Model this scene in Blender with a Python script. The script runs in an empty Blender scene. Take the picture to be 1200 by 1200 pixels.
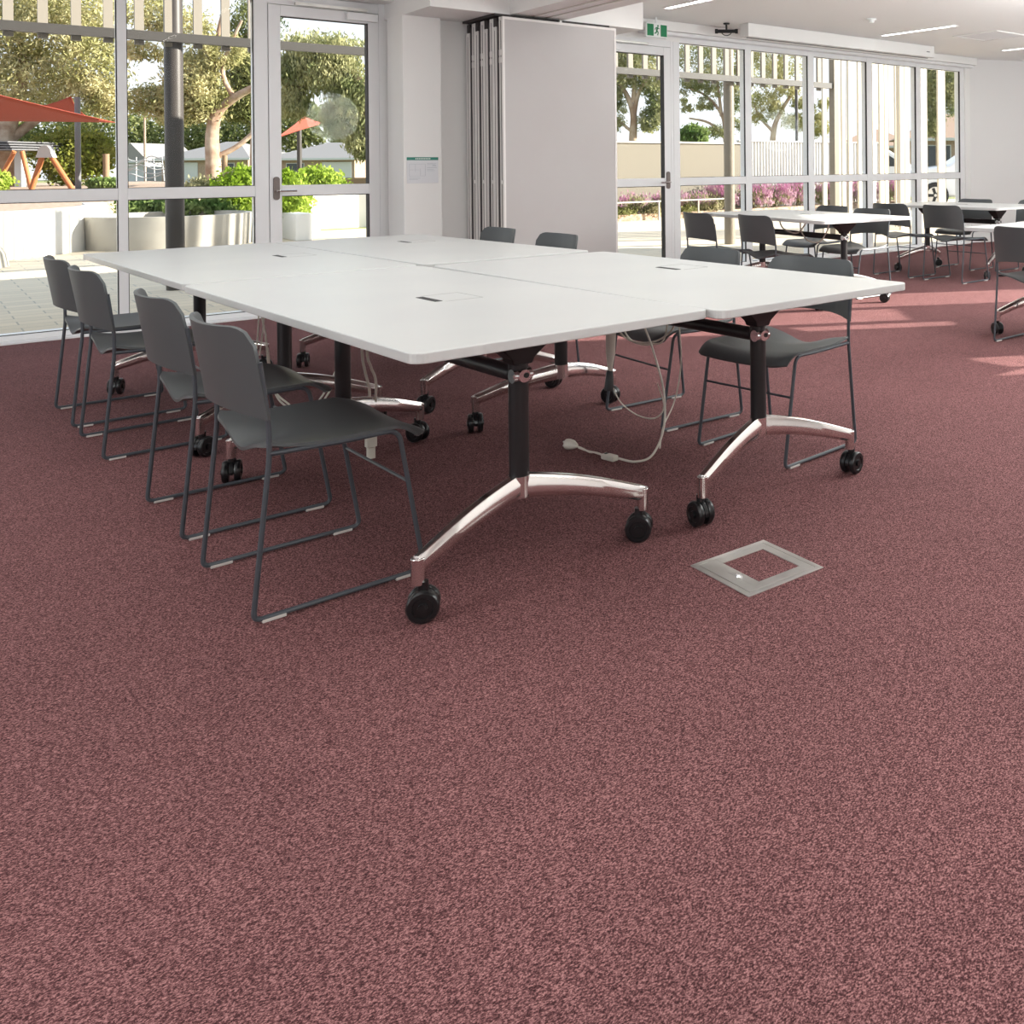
import bpy, math, random
import numpy as np
from mathutils import Vector, Matrix
random.seed(7); rng = np.random.default_rng(7)
C = bpy.context.scene.collection
PI = math.pi

# ------------------------------------------------------------------ materials
def mat(name, col, rough=.5, metal=0., spec=.5, noise=None, bump=None, coat=0., tint=None):
    m = bpy.data.materials.new(name); m.use_nodes = True
    nt = m.node_tree; b = nt.nodes['Principled BSDF']
    b.inputs['Base Color'].default_value = (*col, 1); b.inputs['Roughness'].default_value = rough
    b.inputs['Metallic'].default_value = metal; b.inputs['Specular IOR Level'].default_value = spec
    b.inputs['Coat Weight'].default_value = coat
    tc = nt.nodes.new('ShaderNodeTexCoord')
    if noise:                                             # (scale, second colour, low, high)
        n = nt.nodes.new('ShaderNodeTexNoise'); n.inputs['Scale'].default_value = noise[0]; n.inputs['Detail'].default_value = 4
        nt.links.new(tc.outputs['Object'], n.inputs['Vector'])
        r = nt.nodes.new('ShaderNodeValToRGB')
        r.color_ramp.elements[0].position = noise[2]; r.color_ramp.elements[1].position = noise[3]
        r.color_ramp.elements[0].color = (*col, 1); r.color_ramp.elements[1].color = (*noise[1], 1)
        nt.links.new(n.outputs['Fac'], r.inputs['Fac']); nt.links.new(r.outputs['Color'], b.inputs['Base Color'])
    if bump:                                              # (scale, strength, distance)
        n2 = nt.nodes.new('ShaderNodeTexNoise'); n2.inputs['Scale'].default_value = bump[0]; n2.inputs['Detail'].default_value = 3
        nt.links.new(tc.outputs['Object'], n2.inputs['Vector'])
        bp = nt.nodes.new('ShaderNodeBump'); bp.inputs['Strength'].default_value = bump[1]; bp.inputs['Distance'].default_value = bump[2]
        nt.links.new(n2.outputs['Fac'], bp.inputs['Height']); nt.links.new(bp.outputs['Normal'], b.inputs['Normal'])
    return m
def emit_mat(name, col, s):
    m = bpy.data.materials.new(name); m.use_nodes = True; nt = m.node_tree
    nt.nodes.remove(nt.nodes['Principled BSDF']); e = nt.nodes.new('ShaderNodeEmission')
    e.inputs['Color'].default_value = (*col, 1); e.inputs['Strength'].default_value = s
    nt.links.new(e.outputs[0], nt.nodes['Material Output'].inputs[0]); return m
def glass_mat():
    m = bpy.data.materials.new('window_glass'); m.use_nodes = True; nt = m.node_tree
    nt.nodes.remove(nt.nodes['Principled BSDF'])
    t = nt.nodes.new('ShaderNodeBsdfTransparent'); t.inputs[0].default_value = (.97, .98, .975, 1)
    g = nt.nodes.new('ShaderNodeBsdfGlossy'); g.inputs['Roughness'].default_value = .0
    lw = nt.nodes.new('ShaderNodeLayerWeight'); lw.inputs['Blend'].default_value = .12
    mx = nt.nodes.new('ShaderNodeMixShader')
    nt.links.new(lw.outputs['Fresnel'], mx.inputs[0]); nt.links.new(t.outputs[0], mx.inputs[1]); nt.links.new(g.outputs[0], mx.inputs[2])
    nt.links.new(mx.outputs[0], nt.nodes['Material Output'].inputs[0]); return m
def leaf_mat(name, c1, c2, trans=.35):
    m = bpy.data.materials.new(name); m.use_nodes = True; nt = m.node_tree
    nt.nodes.remove(nt.nodes['Principled BSDF'])
    tc = nt.nodes.new('ShaderNodeTexCoord'); n = nt.nodes.new('ShaderNodeTexNoise'); n.inputs['Scale'].default_value = 1.3; n.inputs['Detail'].default_value = 6
    nt.links.new(tc.outputs['Object'], n.inputs['Vector'])
    r = nt.nodes.new('ShaderNodeValToRGB'); r.color_ramp.elements[0].position = .38; r.color_ramp.elements[1].position = .62
    r.color_ramp.elements[0].color = (*c1, 1); r.color_ramp.elements[1].color = (*c2, 1)
    nt.links.new(n.outputs['Fac'], r.inputs['Fac'])
    d = nt.nodes.new('ShaderNodeBsdfDiffuse'); t = nt.nodes.new('ShaderNodeBsdfTranslucent'); mx = nt.nodes.new('ShaderNodeMixShader')
    mx.inputs[0].default_value = trans
    nt.links.new(r.outputs[0], d.inputs[0]); nt.links.new(r.outputs[0], t.inputs[0])
    nt.links.new(d.outputs[0], mx.inputs[1]); nt.links.new(t.outputs[0], mx.inputs[2])
    nt.links.new(mx.outputs[0], nt.nodes['Material Output'].inputs[0]); return m

M = {}
M['wall'] = mat('wall_paint', (.86, .85, .835), .7, bump=(140, .03, .001))
M['warmwall'] = mat('jamb_paint', (.66, .60, .53), .7)
M['endwall'] = mat('end_wall_paint', (.78, .765, .76), .7, bump=(140, .03, .001))
M['ceiling'] = mat('ceiling_paint', (.92, .91, .89), .8)
M['alu'] = mat('white_aluminium', (.84, .84, .85), .35)
M['gasket'] = mat('black_gasket', (.03, .025, .025), .6)
M['laminate'] = mat('white_laminate', (.60, .60, .59), .32, spec=.5, noise=(2.2, (.58, .58, .575), .4, .6))
M['lamedge'] = mat('laminate_edge', (.62, .60, .57), .45)
M['black'] = mat('black_powdercoat', (.012, .012, .013), .35)
M['caster'] = mat('black_nylon', (.010, .010, .011), .28)
M['polished'] = mat('polished_aluminium', (.80, .76, .74), .16, metal=1., bump=(60, .04, .0006))
M['chrome'] = mat('chrome', (.8, .8, .8), .08, metal=1.)
M['steel'] = mat('brushed_steel', (.72, .70, .67), .42, metal=1., noise=(9, (.62, .60, .57), .35, .65))
M['rod'] = mat('charcoal_rod', (.062, .071, .083), .33)
M['shell'] = mat('charcoal_plastic', (.074, .080, .083), .42, bump=(700, .10, .0004))
M['glide'] = mat('clear_glide', (.62, .58, .55), .2)
M['cable'] = mat('cream_cable', (.66, .61, .53), .45)
M['slot'] = mat('slot_dark', (.01, .01, .01), .6)
M['line'] = mat('lid_gap', (.40, .40, .39), .6)
M['panel'] = mat('panel_vinyl', (.52, .50, .495), .75, bump=(260, .12, .0008), noise=(1.2, (.50, .475, .47), .4, .62))
M['panelframe'] = mat('panel_frame', (.78, .75, .73), .4)
M['darkgap'] = mat('dark_gap', (.035, .028, .028), .6)
M['bronze'] = mat('bronze_anodised', (.16, .13, .12), .4, metal=.6)
M['glass'] = glass_mat()
M['green'] = mat('exit_green', (.0, .20, .07), .4)
M['signwhite'] = mat('sign_white', (.85, .87, .86), .4)
M['teal'] = mat('notice_teal', (.02, .22, .16), .5)
M['paper'] = mat('notice_paper', (.74, .75, .78), .6)
M['print'] = mat('notice_print', (.52, .54, .58), .6)
M['lamp'] = emit_mat('lamp_diffuser', (1, .97, .93), 9.)
# outside
M['concrete'] = mat('pale_concrete', (.42, .395, .345), .8, noise=(3, (.36, .335, .29), .4, .65), bump=(40, .1, .002))
M['render'] = mat('white_render', (.78, .76, .72), .85, noise=(1.2, (.70, .68, .63), .4, .7))
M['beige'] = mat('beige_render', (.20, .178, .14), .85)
M['fence'] = mat('white_colorbond', (.50, .49, .475), .6)
M['mulch'] = mat('bark_mulch', (.30, .20, .14), .95, noise=(14, (.55, .42, .32), .4, .65), bump=(40, .5, .02))
M['grass'] = mat('park_grass', (.16, .22, .06), .95, noise=(3, (.34, .30, .14), .4, .65))
M['batten'] = mat('cream_batten', (.62, .56, .46), .6)
M['batten_shaded'] = mat('shaded_batten', (.24, .21, .17), .6)  # batten colour darkened to paint in the shade on the hanging row
M['beam'] = mat('taupe_steel', (.042, .037, .033), .5)
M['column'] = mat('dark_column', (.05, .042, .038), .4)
M['column2'] = mat('taupe_column', (.22, .185, .14), .5)
M['sail'] = mat('red_shade_cloth', (.34, .06, .04), .8)
M['orange'] = mat('timber_orange', (.42, .15, .055), .7)
M['greymetal'] = mat('grey_metal', (.14, .14, .15), .4)
M['whitep'] = mat('white_plastic', (.50, .52, .53), .4)
M['roof'] = mat('roof_tile', (.24, .23, .225), .8)
M['brick'] = mat('tan_brick', (.36, .27, .20), .85, noise=(8, (.30, .22, .17), .4, .6))
M['brick2'] = mat('brown_roof', (.38, .26, .19), .85)
M['timber'] = mat('brown_timber', (.26, .17, .10), .8)
M['dark'] = mat('dark_glass', (.03, .04, .045), .1)
M['carpaint'] = mat('white_car_paint', (.78, .79, .80), .25, coat=.6)
M['tyre'] = mat('tyre', (.03, .03, .03), .8)
M['bark'] = mat('gum_bark', (.30, .19, .13), .9, noise=(2.5, (.50, .39, .30), .4, .65), bump=(9, .4, .03))
M['barkd'] = mat('dark_bark', (.15, .11, .08), .9, bump=(9, .4, .03))
M['gum'] = leaf_mat('gum_leaves', (.30, .30, .12), (.60, .55, .31))
M['gum2'] = leaf_mat('grey_gum_leaves', (.18, .21, .09), (.44, .42, .23))
M['dkleaf'] = leaf_mat('dark_leaves', (.09, .12, .04), (.27, .28, .12))
M['olive'] = leaf_mat('olive_leaves', (.17, .21, .035), (.34, .33, .09))
M['lime'] = leaf_mat('lime_leaves', (.20, .30, .03), (.46, .56, .12))
M['midgreen'] = leaf_mat('green_leaves', (.10, .17, .045), (.22, .28, .10))
M['pink'] = leaf_mat('pink_flowers', (.40, .15, .28), (.56, .38, .44))
M['sage'] = leaf_mat('sage_leaves', (.22, .22, .11), (.42, .39, .24))

# carpet: fine speckled loop pile
def carpet():
    m = bpy.data.materials.new('maroon_carpet'); m.use_nodes = True; nt = m.node_tree; b = nt.nodes['Principled BSDF']
    b.inputs['Roughness'].default_value = .95; b.inputs['Specular IOR Level'].default_value = .15
    tc = nt.nodes.new('ShaderNodeTexCoord')
    n = nt.nodes.new('ShaderNodeTexNoise'); n.inputs['Scale'].default_value = 250; n.inputs['Detail'].default_value = 3; n.inputs['Roughness'].default_value = .75
    mp = nt.nodes.new('ShaderNodeMapping'); mp.inputs['Rotation'].default_value = (0, 0, .8); mp.inputs['Scale'].default_value = (1, 1.5, 1); mp.inputs['Location'].default_value = (.1, .2, .3096)
    nt.links.new(tc.outputs['Object'], mp.inputs[0]); nt.links.new(mp.outputs[0], n.inputs['Vector'])
    r = nt.nodes.new('ShaderNodeValToRGB'); e = r.color_ramp.elements
    e[0].position = .38; e[0].color = (.034, .0118, .0132, 1); e[1].position = .64; e[1].color = (.42, .21, .205, 1)
    k = e.new(.50); k.color = (.136, .054, .057, 1)
    nt.links.new(n.outputs['Fac'], r.inputs[0])
    n3 = nt.nodes.new('ShaderNodeTexNoise'); n3.inputs['Scale'].default_value = 1.6; n3.inputs['Detail'].default_value = 2
    nt.links.new(tc.outputs['Object'], n3.inputs['Vector'])
    mr = nt.nodes.new('ShaderNodeMapRange'); mr.inputs['From Min'].default_value = .3; mr.inputs['From Max'].default_value = .7
    mr.inputs['To Min'].default_value = .92; mr.inputs['To Max'].default_value = 1.06
    nt.links.new(n3.outputs['Fac'], mr.inputs[0])
    mu = nt.nodes.new('ShaderNodeMix'); mu.data_type = 'RGBA'; mu.blend_type = 'MULTIPLY'; mu.inputs[0].default_value = 1
    nt.links.new(r.outputs[0], mu.inputs[6]); nt.links.new(mr.outputs[0], mu.inputs[7]); nt.links.new(mu.outputs[2], b.inputs['Base Color'])
    bp = nt.nodes.new('ShaderNodeBump'); bp.inputs['Strength'].default_value = .2; bp.inputs['Distance'].default_value = .004
    nt.links.new(n.outputs['Fac'], bp.inputs['Height']); nt.links.new(bp.outputs['Normal'], b.inputs['Normal'])
    return m
def paving():
    m = bpy.data.materials.new('cream_paving'); m.use_nodes = True; nt = m.node_tree; b = nt.nodes['Principled BSDF']
    b.inputs['Roughness'].default_value = .85
    tc = nt.nodes.new('ShaderNodeTexCoord'); br = nt.nodes.new('ShaderNodeTexBrick')
    br.inputs['Scale'].default_value = 1.; br.inputs['Brick Width'].default_value = .42; br.inputs['Row Height'].default_value = .2
    br.inputs['Mortar Size'].default_value = .006; br.inputs['Color1'].default_value = (.70, .585, .43, 1); br.inputs['Color2'].default_value = (.62, .52, .385, 1)
    br.inputs['Mortar'].default_value = (.40, .36, .29, 1)
    nt.links.new(tc.outputs['Object'], br.inputs['Vector']); nt.links.new(br.outputs['Color'], b.inputs['Base Color']); return m
M['carpet'] = carpet(); M['paving'] = paving()

# ------------------------------------------------------------------ mesh helpers
class MB:
    def __init__(s): s.v = []; s.f = []
    def add(s, vs, fs):
        o = len(s.v); s.v += [tuple(p) for p in vs]; s.f += [tuple(o+i for i in f) for f in fs]; return s
    def box(s, x0, x1, y0, y1, z0, z1, rot=0., org=None):
        vs = [(x, y, z) for z in (z0, z1) for x, y in ((x0, y0), (x1, y0), (x1, y1), (x0, y1))]
        if rot:
            ox, oy = org if org else ((x0+x1)/2, (y0+y1)/2); c, n = math.cos(rot), math.sin(rot)
            vs = [(ox+(x-ox)*c-(y-oy)*n, oy+(x-ox)*n+(y-oy)*c, z) for x, y, z in vs]
        return s.add(vs, [(3, 2, 1, 0), (4, 5, 6, 7), (0, 1, 5, 4), (1, 2, 6, 5), (2, 3, 7, 6), (3, 0, 4, 7)])
    def tube(s, path, r, seg=10, caps=True, sy=1.):
        P = [Vector(p) for p in path]; n = len(P); R = r if hasattr(r, '__len__') else [r]*n
        T = []
        for i in range(n):
            a = P[i]-P[i-1] if i else P[1]-P[0]; b = P[i+1]-P[i] if i < n-1 else a
            t = a.normalized()+b.normalized(); T.append(t.normalized() if t.length > 1e-6 else a.normalized())
        ref = Vector((0, 0, 1)) if abs(T[0].z) < .9 else Vector((1, 0, 0))
        N = (ref-T[0]*ref.dot(T[0])).normalized(); vs = []
        for i in range(n):
            N = (N-T[i]*N.dot(T[i])).normalized(); B = T[i].cross(N)
            for k in range(seg):
                a = 2*PI*k/seg; vs.append(P[i]+(N*math.cos(a)+B*math.sin(a)*sy)*R[i])
        fs = [(i*seg+k, i*seg+(k+1) % seg, (i+1)*seg+(k+1) % seg, (i+1)*seg+k) for i in range(n-1) for k in range(seg)]
        if caps: fs += [tuple(range(seg-1, -1, -1)), tuple((n-1)*seg+k for k in range(seg))]
        return s.add(vs, fs)
    def cyl(s, a, b, r, r2=None, seg=16): return s.tube([a, b], [r, r if r2 is None else r2], seg)
    def sweep(s, path, secs):
        """secs: for every path point a list of (side, up) offsets in the frame of the path, side horizontal"""
        P = [Vector(p) for p in path]; n = len(P); k = len(secs[0]); vs = []
        for i in range(n):
            t = (P[min(i+1, n-1)]-P[max(i-1, 0)]).normalized(); sd = t.cross(Vector((0, 0, 1))).normalized(); up = sd.cross(t)
            for a, b in secs[i]: vs.append(P[i]+sd*a+up*b)
        fs = [(i*k+j, i*k+(j+1) % k, (i+1)*k+(j+1) % k, (i+1)*k+j) for i in range(n-1) for j in range(k)]
        fs += [tuple(range(k-1, -1, -1)), tuple((n-1)*k+j for j in range(k))]
        return s.add(vs, fs)
    def prism(s, poly, z0, z1):
        n = len(poly); vs = [(x, y, z0) for x, y in poly]+[(x, y, z1) for x, y in poly]
        return s.add(vs, [tuple(range(n-1, -1, -1)), tuple(range(n, 2*n))]+[(i, (i+1) % n, n+(i+1) % n, n+i) for i in range(n)])
    def vprism(s, poly, y0, y1):                                    # polygon in x,z extruded along y
        n = len(poly); vs = [(x, y0, z) for x, z in poly]+[(x, y1, z) for x, z in poly]
        return s.add(vs, [tuple(range(n)), tuple(range(2*n-1, n-1, -1))]+[(i, n+i, n+(i+1) % n, (i+1) % n) for i in range(n)])
    def shell(s, fn, nu, nv, th):
        P = [[Vector(fn(i/nu, j/nv)) for j in range(nv+1)] for i in range(nu+1)]; up = []; dn = []
        for i in range(nu+1):
            for j in range(nv+1):
                a = P[min(i+1, nu)][j]-P[max(i-1, 0)][j]; b = P[i][min(j+1, nv)]-P[i][max(j-1, 0)]
                n = a.cross(b); n = n.normalized() if n.length > 1e-12 else Vector((0, 0, 1))
                up.append(P[i][j]+n*th/2); dn.append(P[i][j]-n*th/2)
        w = nv+1; o = len(up); fs = []
        for i in range(nu):
            for j in range(nv):
                q = (i*w+j, (i+1)*w+j, (i+1)*w+j+1, i*w+j+1); fs.append(q); fs.append(tuple(o+x for x in reversed(q)))
        rim = [i*w for i in range(nu+1)]+[nu*w+j for j in range(1, nv+1)]+[i*w+nv for i in range(nu-1, -1, -1)]+[j for j in range(nv-1, 0, -1)]
        m = len(rim)
        for i in range(m): a, b = rim[i], rim[(i+1) % m]; fs.append((b, a, o+a, o+b))
        return s.add(up+dn, fs)
    def build(s, name, m, parent=None, smooth=False, loc=None):
        me = bpy.data.meshes.new(name); me.from_pydata(s.v, [], s.f); me.materials.append(M[m] if isinstance(m, str) else m)
        if smooth:
            me.polygons.foreach_set('use_smooth', [True]*len(me.polygons))
            me.update()
            try: me.set_sharp_from_angle(angle=math.radians(40))
            except Exception: pass
        me.update(); o = bpy.data.objects.new(name, me); C.objects.link(o)
        if parent: o.parent = parent
        if loc: o.location = loc
        return o
def fillet(pts, r, n=5):
    P = [Vector(p) for p in pts]; out = [P[0]]; R = r if hasattr(r, '__len__') else [r]*len(P)
    for i in range(1, len(P)-1):
        a = (P[i-1]-P[i]); b = (P[i+1]-P[i]); d = min(R[i], a.length*.49, b.length*.49)
        A = P[i]+a.normalized()*d; B = P[i]+b.normalized()*d
        for k in range(n+1):
            t = k/n; out.append(A*(1-t)**2+P[i]*2*t*(1-t)+B*t*t)
    out.append(P[-1]); return out
def bez(a, b, c, d, n=14):
    a, b, c, d = map(Vector, (a, b, c, d))
    return [a*(1-t)**3+b*3*t*(1-t)**2+c*3*t*t*(1-t)+d*t**3 for t in (i/n for i in range(n+1))]
def rrect(x0, x1, y0, y1, r, n=6):
    out = []
    for cx, cy, a0 in ((x1-r, y0+r, -PI/2), (x1-r, y1-r, 0), (x0+r, y1-r, PI/2), (x0+r, y0+r, PI)):
        out += [(cx+r*math.cos(a0+PI/2*k/n), cy+r*math.sin(a0+PI/2*k/n)) for k in range(n+1)]
    return out
def tag(o, label=None, cat=None, group=None, kind=None):
    if label: o['label'] = label
    if cat: o['category'] = cat
    if group: o['group'] = group
    if kind: o['kind'] = kind
    return o
def empty(name, loc=(0, 0, 0), rz=0., **k):
    o = bpy.data.objects.new(name, None); C.objects.link(o); o.location = loc; o.rotation_euler = (0, 0, rz); o.empty_display_size = .1
    return tag(o, **k)
def bev(o, w, seg=2):
    m = o.modifiers.new('bevel', 'BEVEL'); m.width = w; m.segments = seg; m.limit_method = 'ANGLE'; return o
def dup(root, loc, rz, label, group=None):
    def cp(o, par):
        c = o.copy(); C.objects.link(c); c.parent = par
        for ch in o.children: cp(ch, c)
        return c
    kids = list(root.children); r = root.copy(); C.objects.link(r); r.location = loc; r.rotation_euler = (0, 0, rz); r['label'] = label
    if group: r['group'] = group
    for k in kids: cp(k, r)
    return r
def struct(o): o['kind'] = 'structure'; return o

# ------------------------------------------------------------------ camera (level, with rise and shift)
f, cx, cy, yaw, H, pt, rl = 1107.66, 948.6855, 196.0209, .8048, 1.1315, .0024, -.0085
S_, C_ = math.sin(yaw), math.cos(yaw)
def camdir(X, Y, Z):
    c, s = math.cos(rl), math.sin(rl); X, Y = c*X+s*Y, -s*X+c*Y
    c, s = math.cos(pt), math.sin(pt); Y, Z = c*Y+s*Z, -s*Y+c*Z
    return Vector((S_*X+C_*Z, -C_*X+S_*Z, -Y))
R, D, F = camdir(1, 0, 0), camdir(0, 1, 0), camdir(0, 0, 1)
cam = bpy.data.cameras.new('camera'); co = bpy.data.objects.new('camera', cam); C.objects.link(co)
mw = Matrix.Identity(4)
for i in range(3): mw[i][0], mw[i][1], mw[i][2] = R[i], -D[i], -F[i]
mw[2][3] = H; co.matrix_world = mw
cam.sensor_width = 36; cam.lens = f/1200*36; cam.shift_x = (600-cx)/1200; cam.shift_y = (cy-600)/1200; cam.clip_end = 400; cam.clip_start = .05
bpy.context.scene.camera = co
def spot(px, dist, z=0.):                                          # a far-off place in this direction, on the ground
    d = camdir((px-cx)/f, 0, 1); return (d.x*dist, d.y*dist, z)

# ------------------------------------------------------------------ room shell
D0 = 8.178; CEIL = 2.63; BW = -3.2; LW = -8.; EX = 13.4; EY = 7.15
struct(MB().prism([(LW, BW), (4.7, BW), (4.7, -.8), (5.95, -.8), (9.33, 3.72), (EX, 3.72), (EX, EY), (11, D0+.05), (LW, D0+.05)], -.1, 0).build('floor', 'carpet'))
struct(MB().prism([(LW-.3, BW-.15), (4.75, BW-.15), (4.75, -.84), (6.0, -.84), (9.36, 3.65), (EX+.3, 3.65), (EX+.3, EY+.1), (11.2, D0+.5), (LW-.3, D0+.5)], CEIL, 3.0).build('ceiling', 'ceiling'))
# angled end wall and the far walls that close the room
w = MB(); a = math.atan2(EY-D0, EX-11); w.box(11.0, 11.0+math.hypot(EX-11, EY-D0), D0, D0+.12, 0, CEIL, a, (11.0, D0)); struct(w.build('wall_right', 'endwall'))
struct(MB().box(EX, EX+.15, 3.7, EY, 0, CEIL).build('wall_far_right', 'wall'))
w = MB()                                                           # unseen walls behind the camera; slanted slit run added to shape carpet sun patches
JU = 4.6; A0 = Vector((5.912, -.684)); A1 = Vector((9.272, 3.796)); wa = math.atan2(.8, .6); wl = 5.6
slits = [(2.12, 2.60, .5, 1.34), (3.69, 3.86, 1.21, 2.57), (3.98, 4.52, 1.31, 2.57), (4.64, 5.35, .5, 2.3)]
xs = [0]+[q for s_ in slits for q in s_[:2]]+[wl]
def wb(a, b, z0, z1): w.box(A0.x+a, A0.x+b, A0.y-.12, A0.y, z0, z1, wa, (A0.x, A0.y))
for i in range(0, len(xs), 2): wb(xs[i], xs[i+1], 0, CEIL)
for a_, b_, c_, d_ in slits: wb(a_, b_, d_, CEIL); wb(a_, b_, 0, c_)
w.box(A1.x, EX, A1.y-.15, A1.y, 0, CEIL); JV = -.684; w.box(JU, A0.x+.05, JV-.15, JV, 0, CEIL)
w.box(LW, JU, BW-.15, BW, 0, CEIL); w.box(JU, JU+.15, BW-.15, JV-.15, 0, CEIL)
struct(w.build('wall_front_sun_slits', 'wall'))

# window wall: frames
def window(idx, u0, u1, head, mull, extra_l=0., deep=.10):
    fr = MB(); y0, y1 = D0, D0+deep
    fr.box(u0-mull/2, u0+mull/2, y0, y1, 0, head+.06)
    if idx == 9: fr.box(u1-mull/2, u1+mull/2, y0, y1, 0, head+.06)
    fr.box(u0+mull/2, u1-mull/2, y0+.004, y1, .925, 1.008); fr.box(u0+mull/2, u1-mull/2, y0+.002, y1, head, head+.06); fr.box(u0+mull/2, u1-mull/2, y0+.002, y1+.06, 0, .045)
    o = struct(bev(fr.build('window_%d' % idx, 'alu'), .003))
    g = MB(); t = .006; gi = .004 if u0 > 4 else .016
    a0, a1 = u0+mull/2, u1-mull/2
    for z0, z1 in ((.045, .925), (1.008, head)):
        g.box(a0, a0+t, y0+.016, y0+.028, z0, z1); g.box(a1-t, a1, y0+gi, y0+.028, z0, z1); g.box(a0+t, a1-t, y0+.016, y0+.028, z1-.005, z1); g.box(a0+t, a1-t, y0+.016, y0+.028, z0, z0+.004)
    g.build('gasket', 'gasket', o)
    for z0, z1 in ((.045, .925), (1.008, head)): MB().box(a0+t, a1-t, y0+.028, y0+.034, z0+.004, z1-.005).build('pane', 'glass', o)
    return o
window(1, -3.3, -1.95, 2.56, .055); window(2, -1.95, -.25, 2.56, .055)
window(3, -.25, 1.134, 2.56, .055); window(4, 1.134, 1.99, 2.56, .055)
window(5, 5.925, 6.917, 2.44, .08); window(6, 6.917, 7.903, 2.44, .09); window(7, 7.903, 8.943, 2.44, .10); window(8, 8.943, 9.923, 2.44, .10); window(9, 9.923, 10.89, 2.44, .10)
def door(idx, u0, u1, hinge_right, zt=2.332):
    st = .085; d = MB(); y0, y1 = D0-.005, D0+.05
    j0, j1 = (u0-.0985, u1+.075) if idx == 1 else (u0-.075, u1+.0385)
    d.box(j0, u0-.004, D0, D0+.10, 0, zt+.16); d.box(u1+.004, j1, D0, D0+.10, 0, zt+.16); d.box(j0, j1, D0+.001, D0+.10, zt+.09, zt+.17)
    o = struct(bev(d.build('door_%d' % idx, 'alu'), .003))
    l = MB(); l.box(u0, u0+st, y0, y1, .01, zt+.085); l.box(u1-st, u1, y0, y1, .01, zt+.085)
    l.box(u0+st, u1-st, y0+.001, y1, zt, zt+.085); l.box(u0+st, u1-st, y0+.001, y1, .925, 1.008); l.box(u0+st, u1-st, y0+.001, y1, .01, .12)
    bev(l.build('door_leaf', 'alu', o), .003)
    g = MB()
    for z0, z1 in ((.12, .925), (1.008, zt)):
        g.box(u1-st-.009, u1-st, y0-.003, y1, z0, z1); g.box(u0+st, u1-st-.009, y0+.02, y1, z1-.006, z1)
    g.build('gasket', 'gasket', o)
    for z0, z1 in ((.12, .925), (1.008, zt)): MB().box(u0+st, u1-st, y0+.025, y0+.031, z0, z1).build('pane', 'glass', o)
    hu = u0+.045 if hinge_right else u1-.045; sg = 1 if hinge_right else -1
    h = MB(); h.prism([(x, z) for x, z in rrect(-.022, .022, -.09, .09, .021)], 0, .012)
    h.v = [(hu+x, y0-.001-z, .985+y) for x, y, z in h.v]
    hp = h.build('door_handle', 'bronze', o, True)
    lv = MB(); lv.tube(fillet([(hu, y0-.01, .965), (hu, y0-.055, .965), (hu+sg*.13, y0-.06, .965)], .012), .008, 8); lv.build('lever', 'chrome', hp, True)
    cu = u1-.26 if hinge_right else u0+.02
    cl = MB().box(cu, cu+.24, y0-.055, y0, zt+.012, zt+.075); c = bev(cl.build('door_closer', 'alu', o), .004)
    ar = MB().box(cu-.38 if hinge_right else cu+.0, cu+.16 if hinge_right else cu+.58, y0-.035, y0-.012, zt+.092, zt+.115); ar.build('closer_arm', 'steel', c)
    return o
door(1, 2.061, 2.884, True); door(2, 4.95, 5.845, False, 2.29)
# wall pieces between the windows, pillar, bulkheads and pelmets
struct(MB().box(2.96, 3.2, 7.85, D0+.1, 0, CEIL).build('wall_beside_door', 'warmwall'))
struct(bev(MB().box(2.925, 3.235, 7.76, 8.1, 0, 2.375).build('wall_pillar', 'wall'), .004))
struct(MB().box(3.2, 4.86, 7.86, D0+.1, 0, CEIL).build('wall_back', 'wall'))
struct(MB().box(-3.4, 2.96, D0+.01, D0+.10, 2.62, CEIL+.05).build('wall_above_left_window', 'wall'))
struct(MB().box(-3.4, 2.96, D0+.012, D0+.1, 2.505, 2.625).build('trim_1', 'alu'))
struct(bev(MB().box(-3.4, 2.93, 7.96, D0-.001, 2.503, CEIL).build('trim_2', 'wall'), .004))             # pelmet over the left glazing
struct(bev(MB().box(2.93, 4.868, 7.22, 8.19, 2.372, CEIL-.001).build('trim_3', 'wall'), .003))         # bulkhead over the folded partition
struct(bev(MB().box(3.58, 4.05, BW, 7.22, 2.372, CEIL-.001).build('trim_4', 'wall'), .003))              # beam carrying the partition track
t = MB();
for u in (3.74, 3.86): t.box(u, u+.018, BW, 7.6, 2.364, 2.3725)
struct(t.build('trim_5', 'steel'))
struct(MB().box(4.86, 11.05, D0, D0+.1, 2.5, CEIL).build('wall_above_right_window', 'wall'))
struct(MB().box(10.93, 11.06, D0-.02, D0+.1, 0, CEIL).build('wall_corner', 'wall'))
struct(bev(MB().box(5.3, 11.05, 8.03, D0-.001, 2.53, CEIL-.001).build('trim_6', 'wall'), .004))
struct(bev(MB().box(5.45, 11.02, 8.07, D0-.001, 2.492, 2.529).build('trim_7', 'alu'), .006))
struct(MB().box(4.9, 5.972, D0-.001, D0+.1, 2.446, 2.51).build('trim_8', 'wall'))
struct(MB().box(2.884, 2.965, D0-.01, D0+.1, 0, 2.51).build('trim_9', 'alu'))
struct(MB().box(-3.4, 10.93, D0-.10, D0, 0, .012).build('trim_10', 'alu'))                              # floor track in front of the glazing

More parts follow.
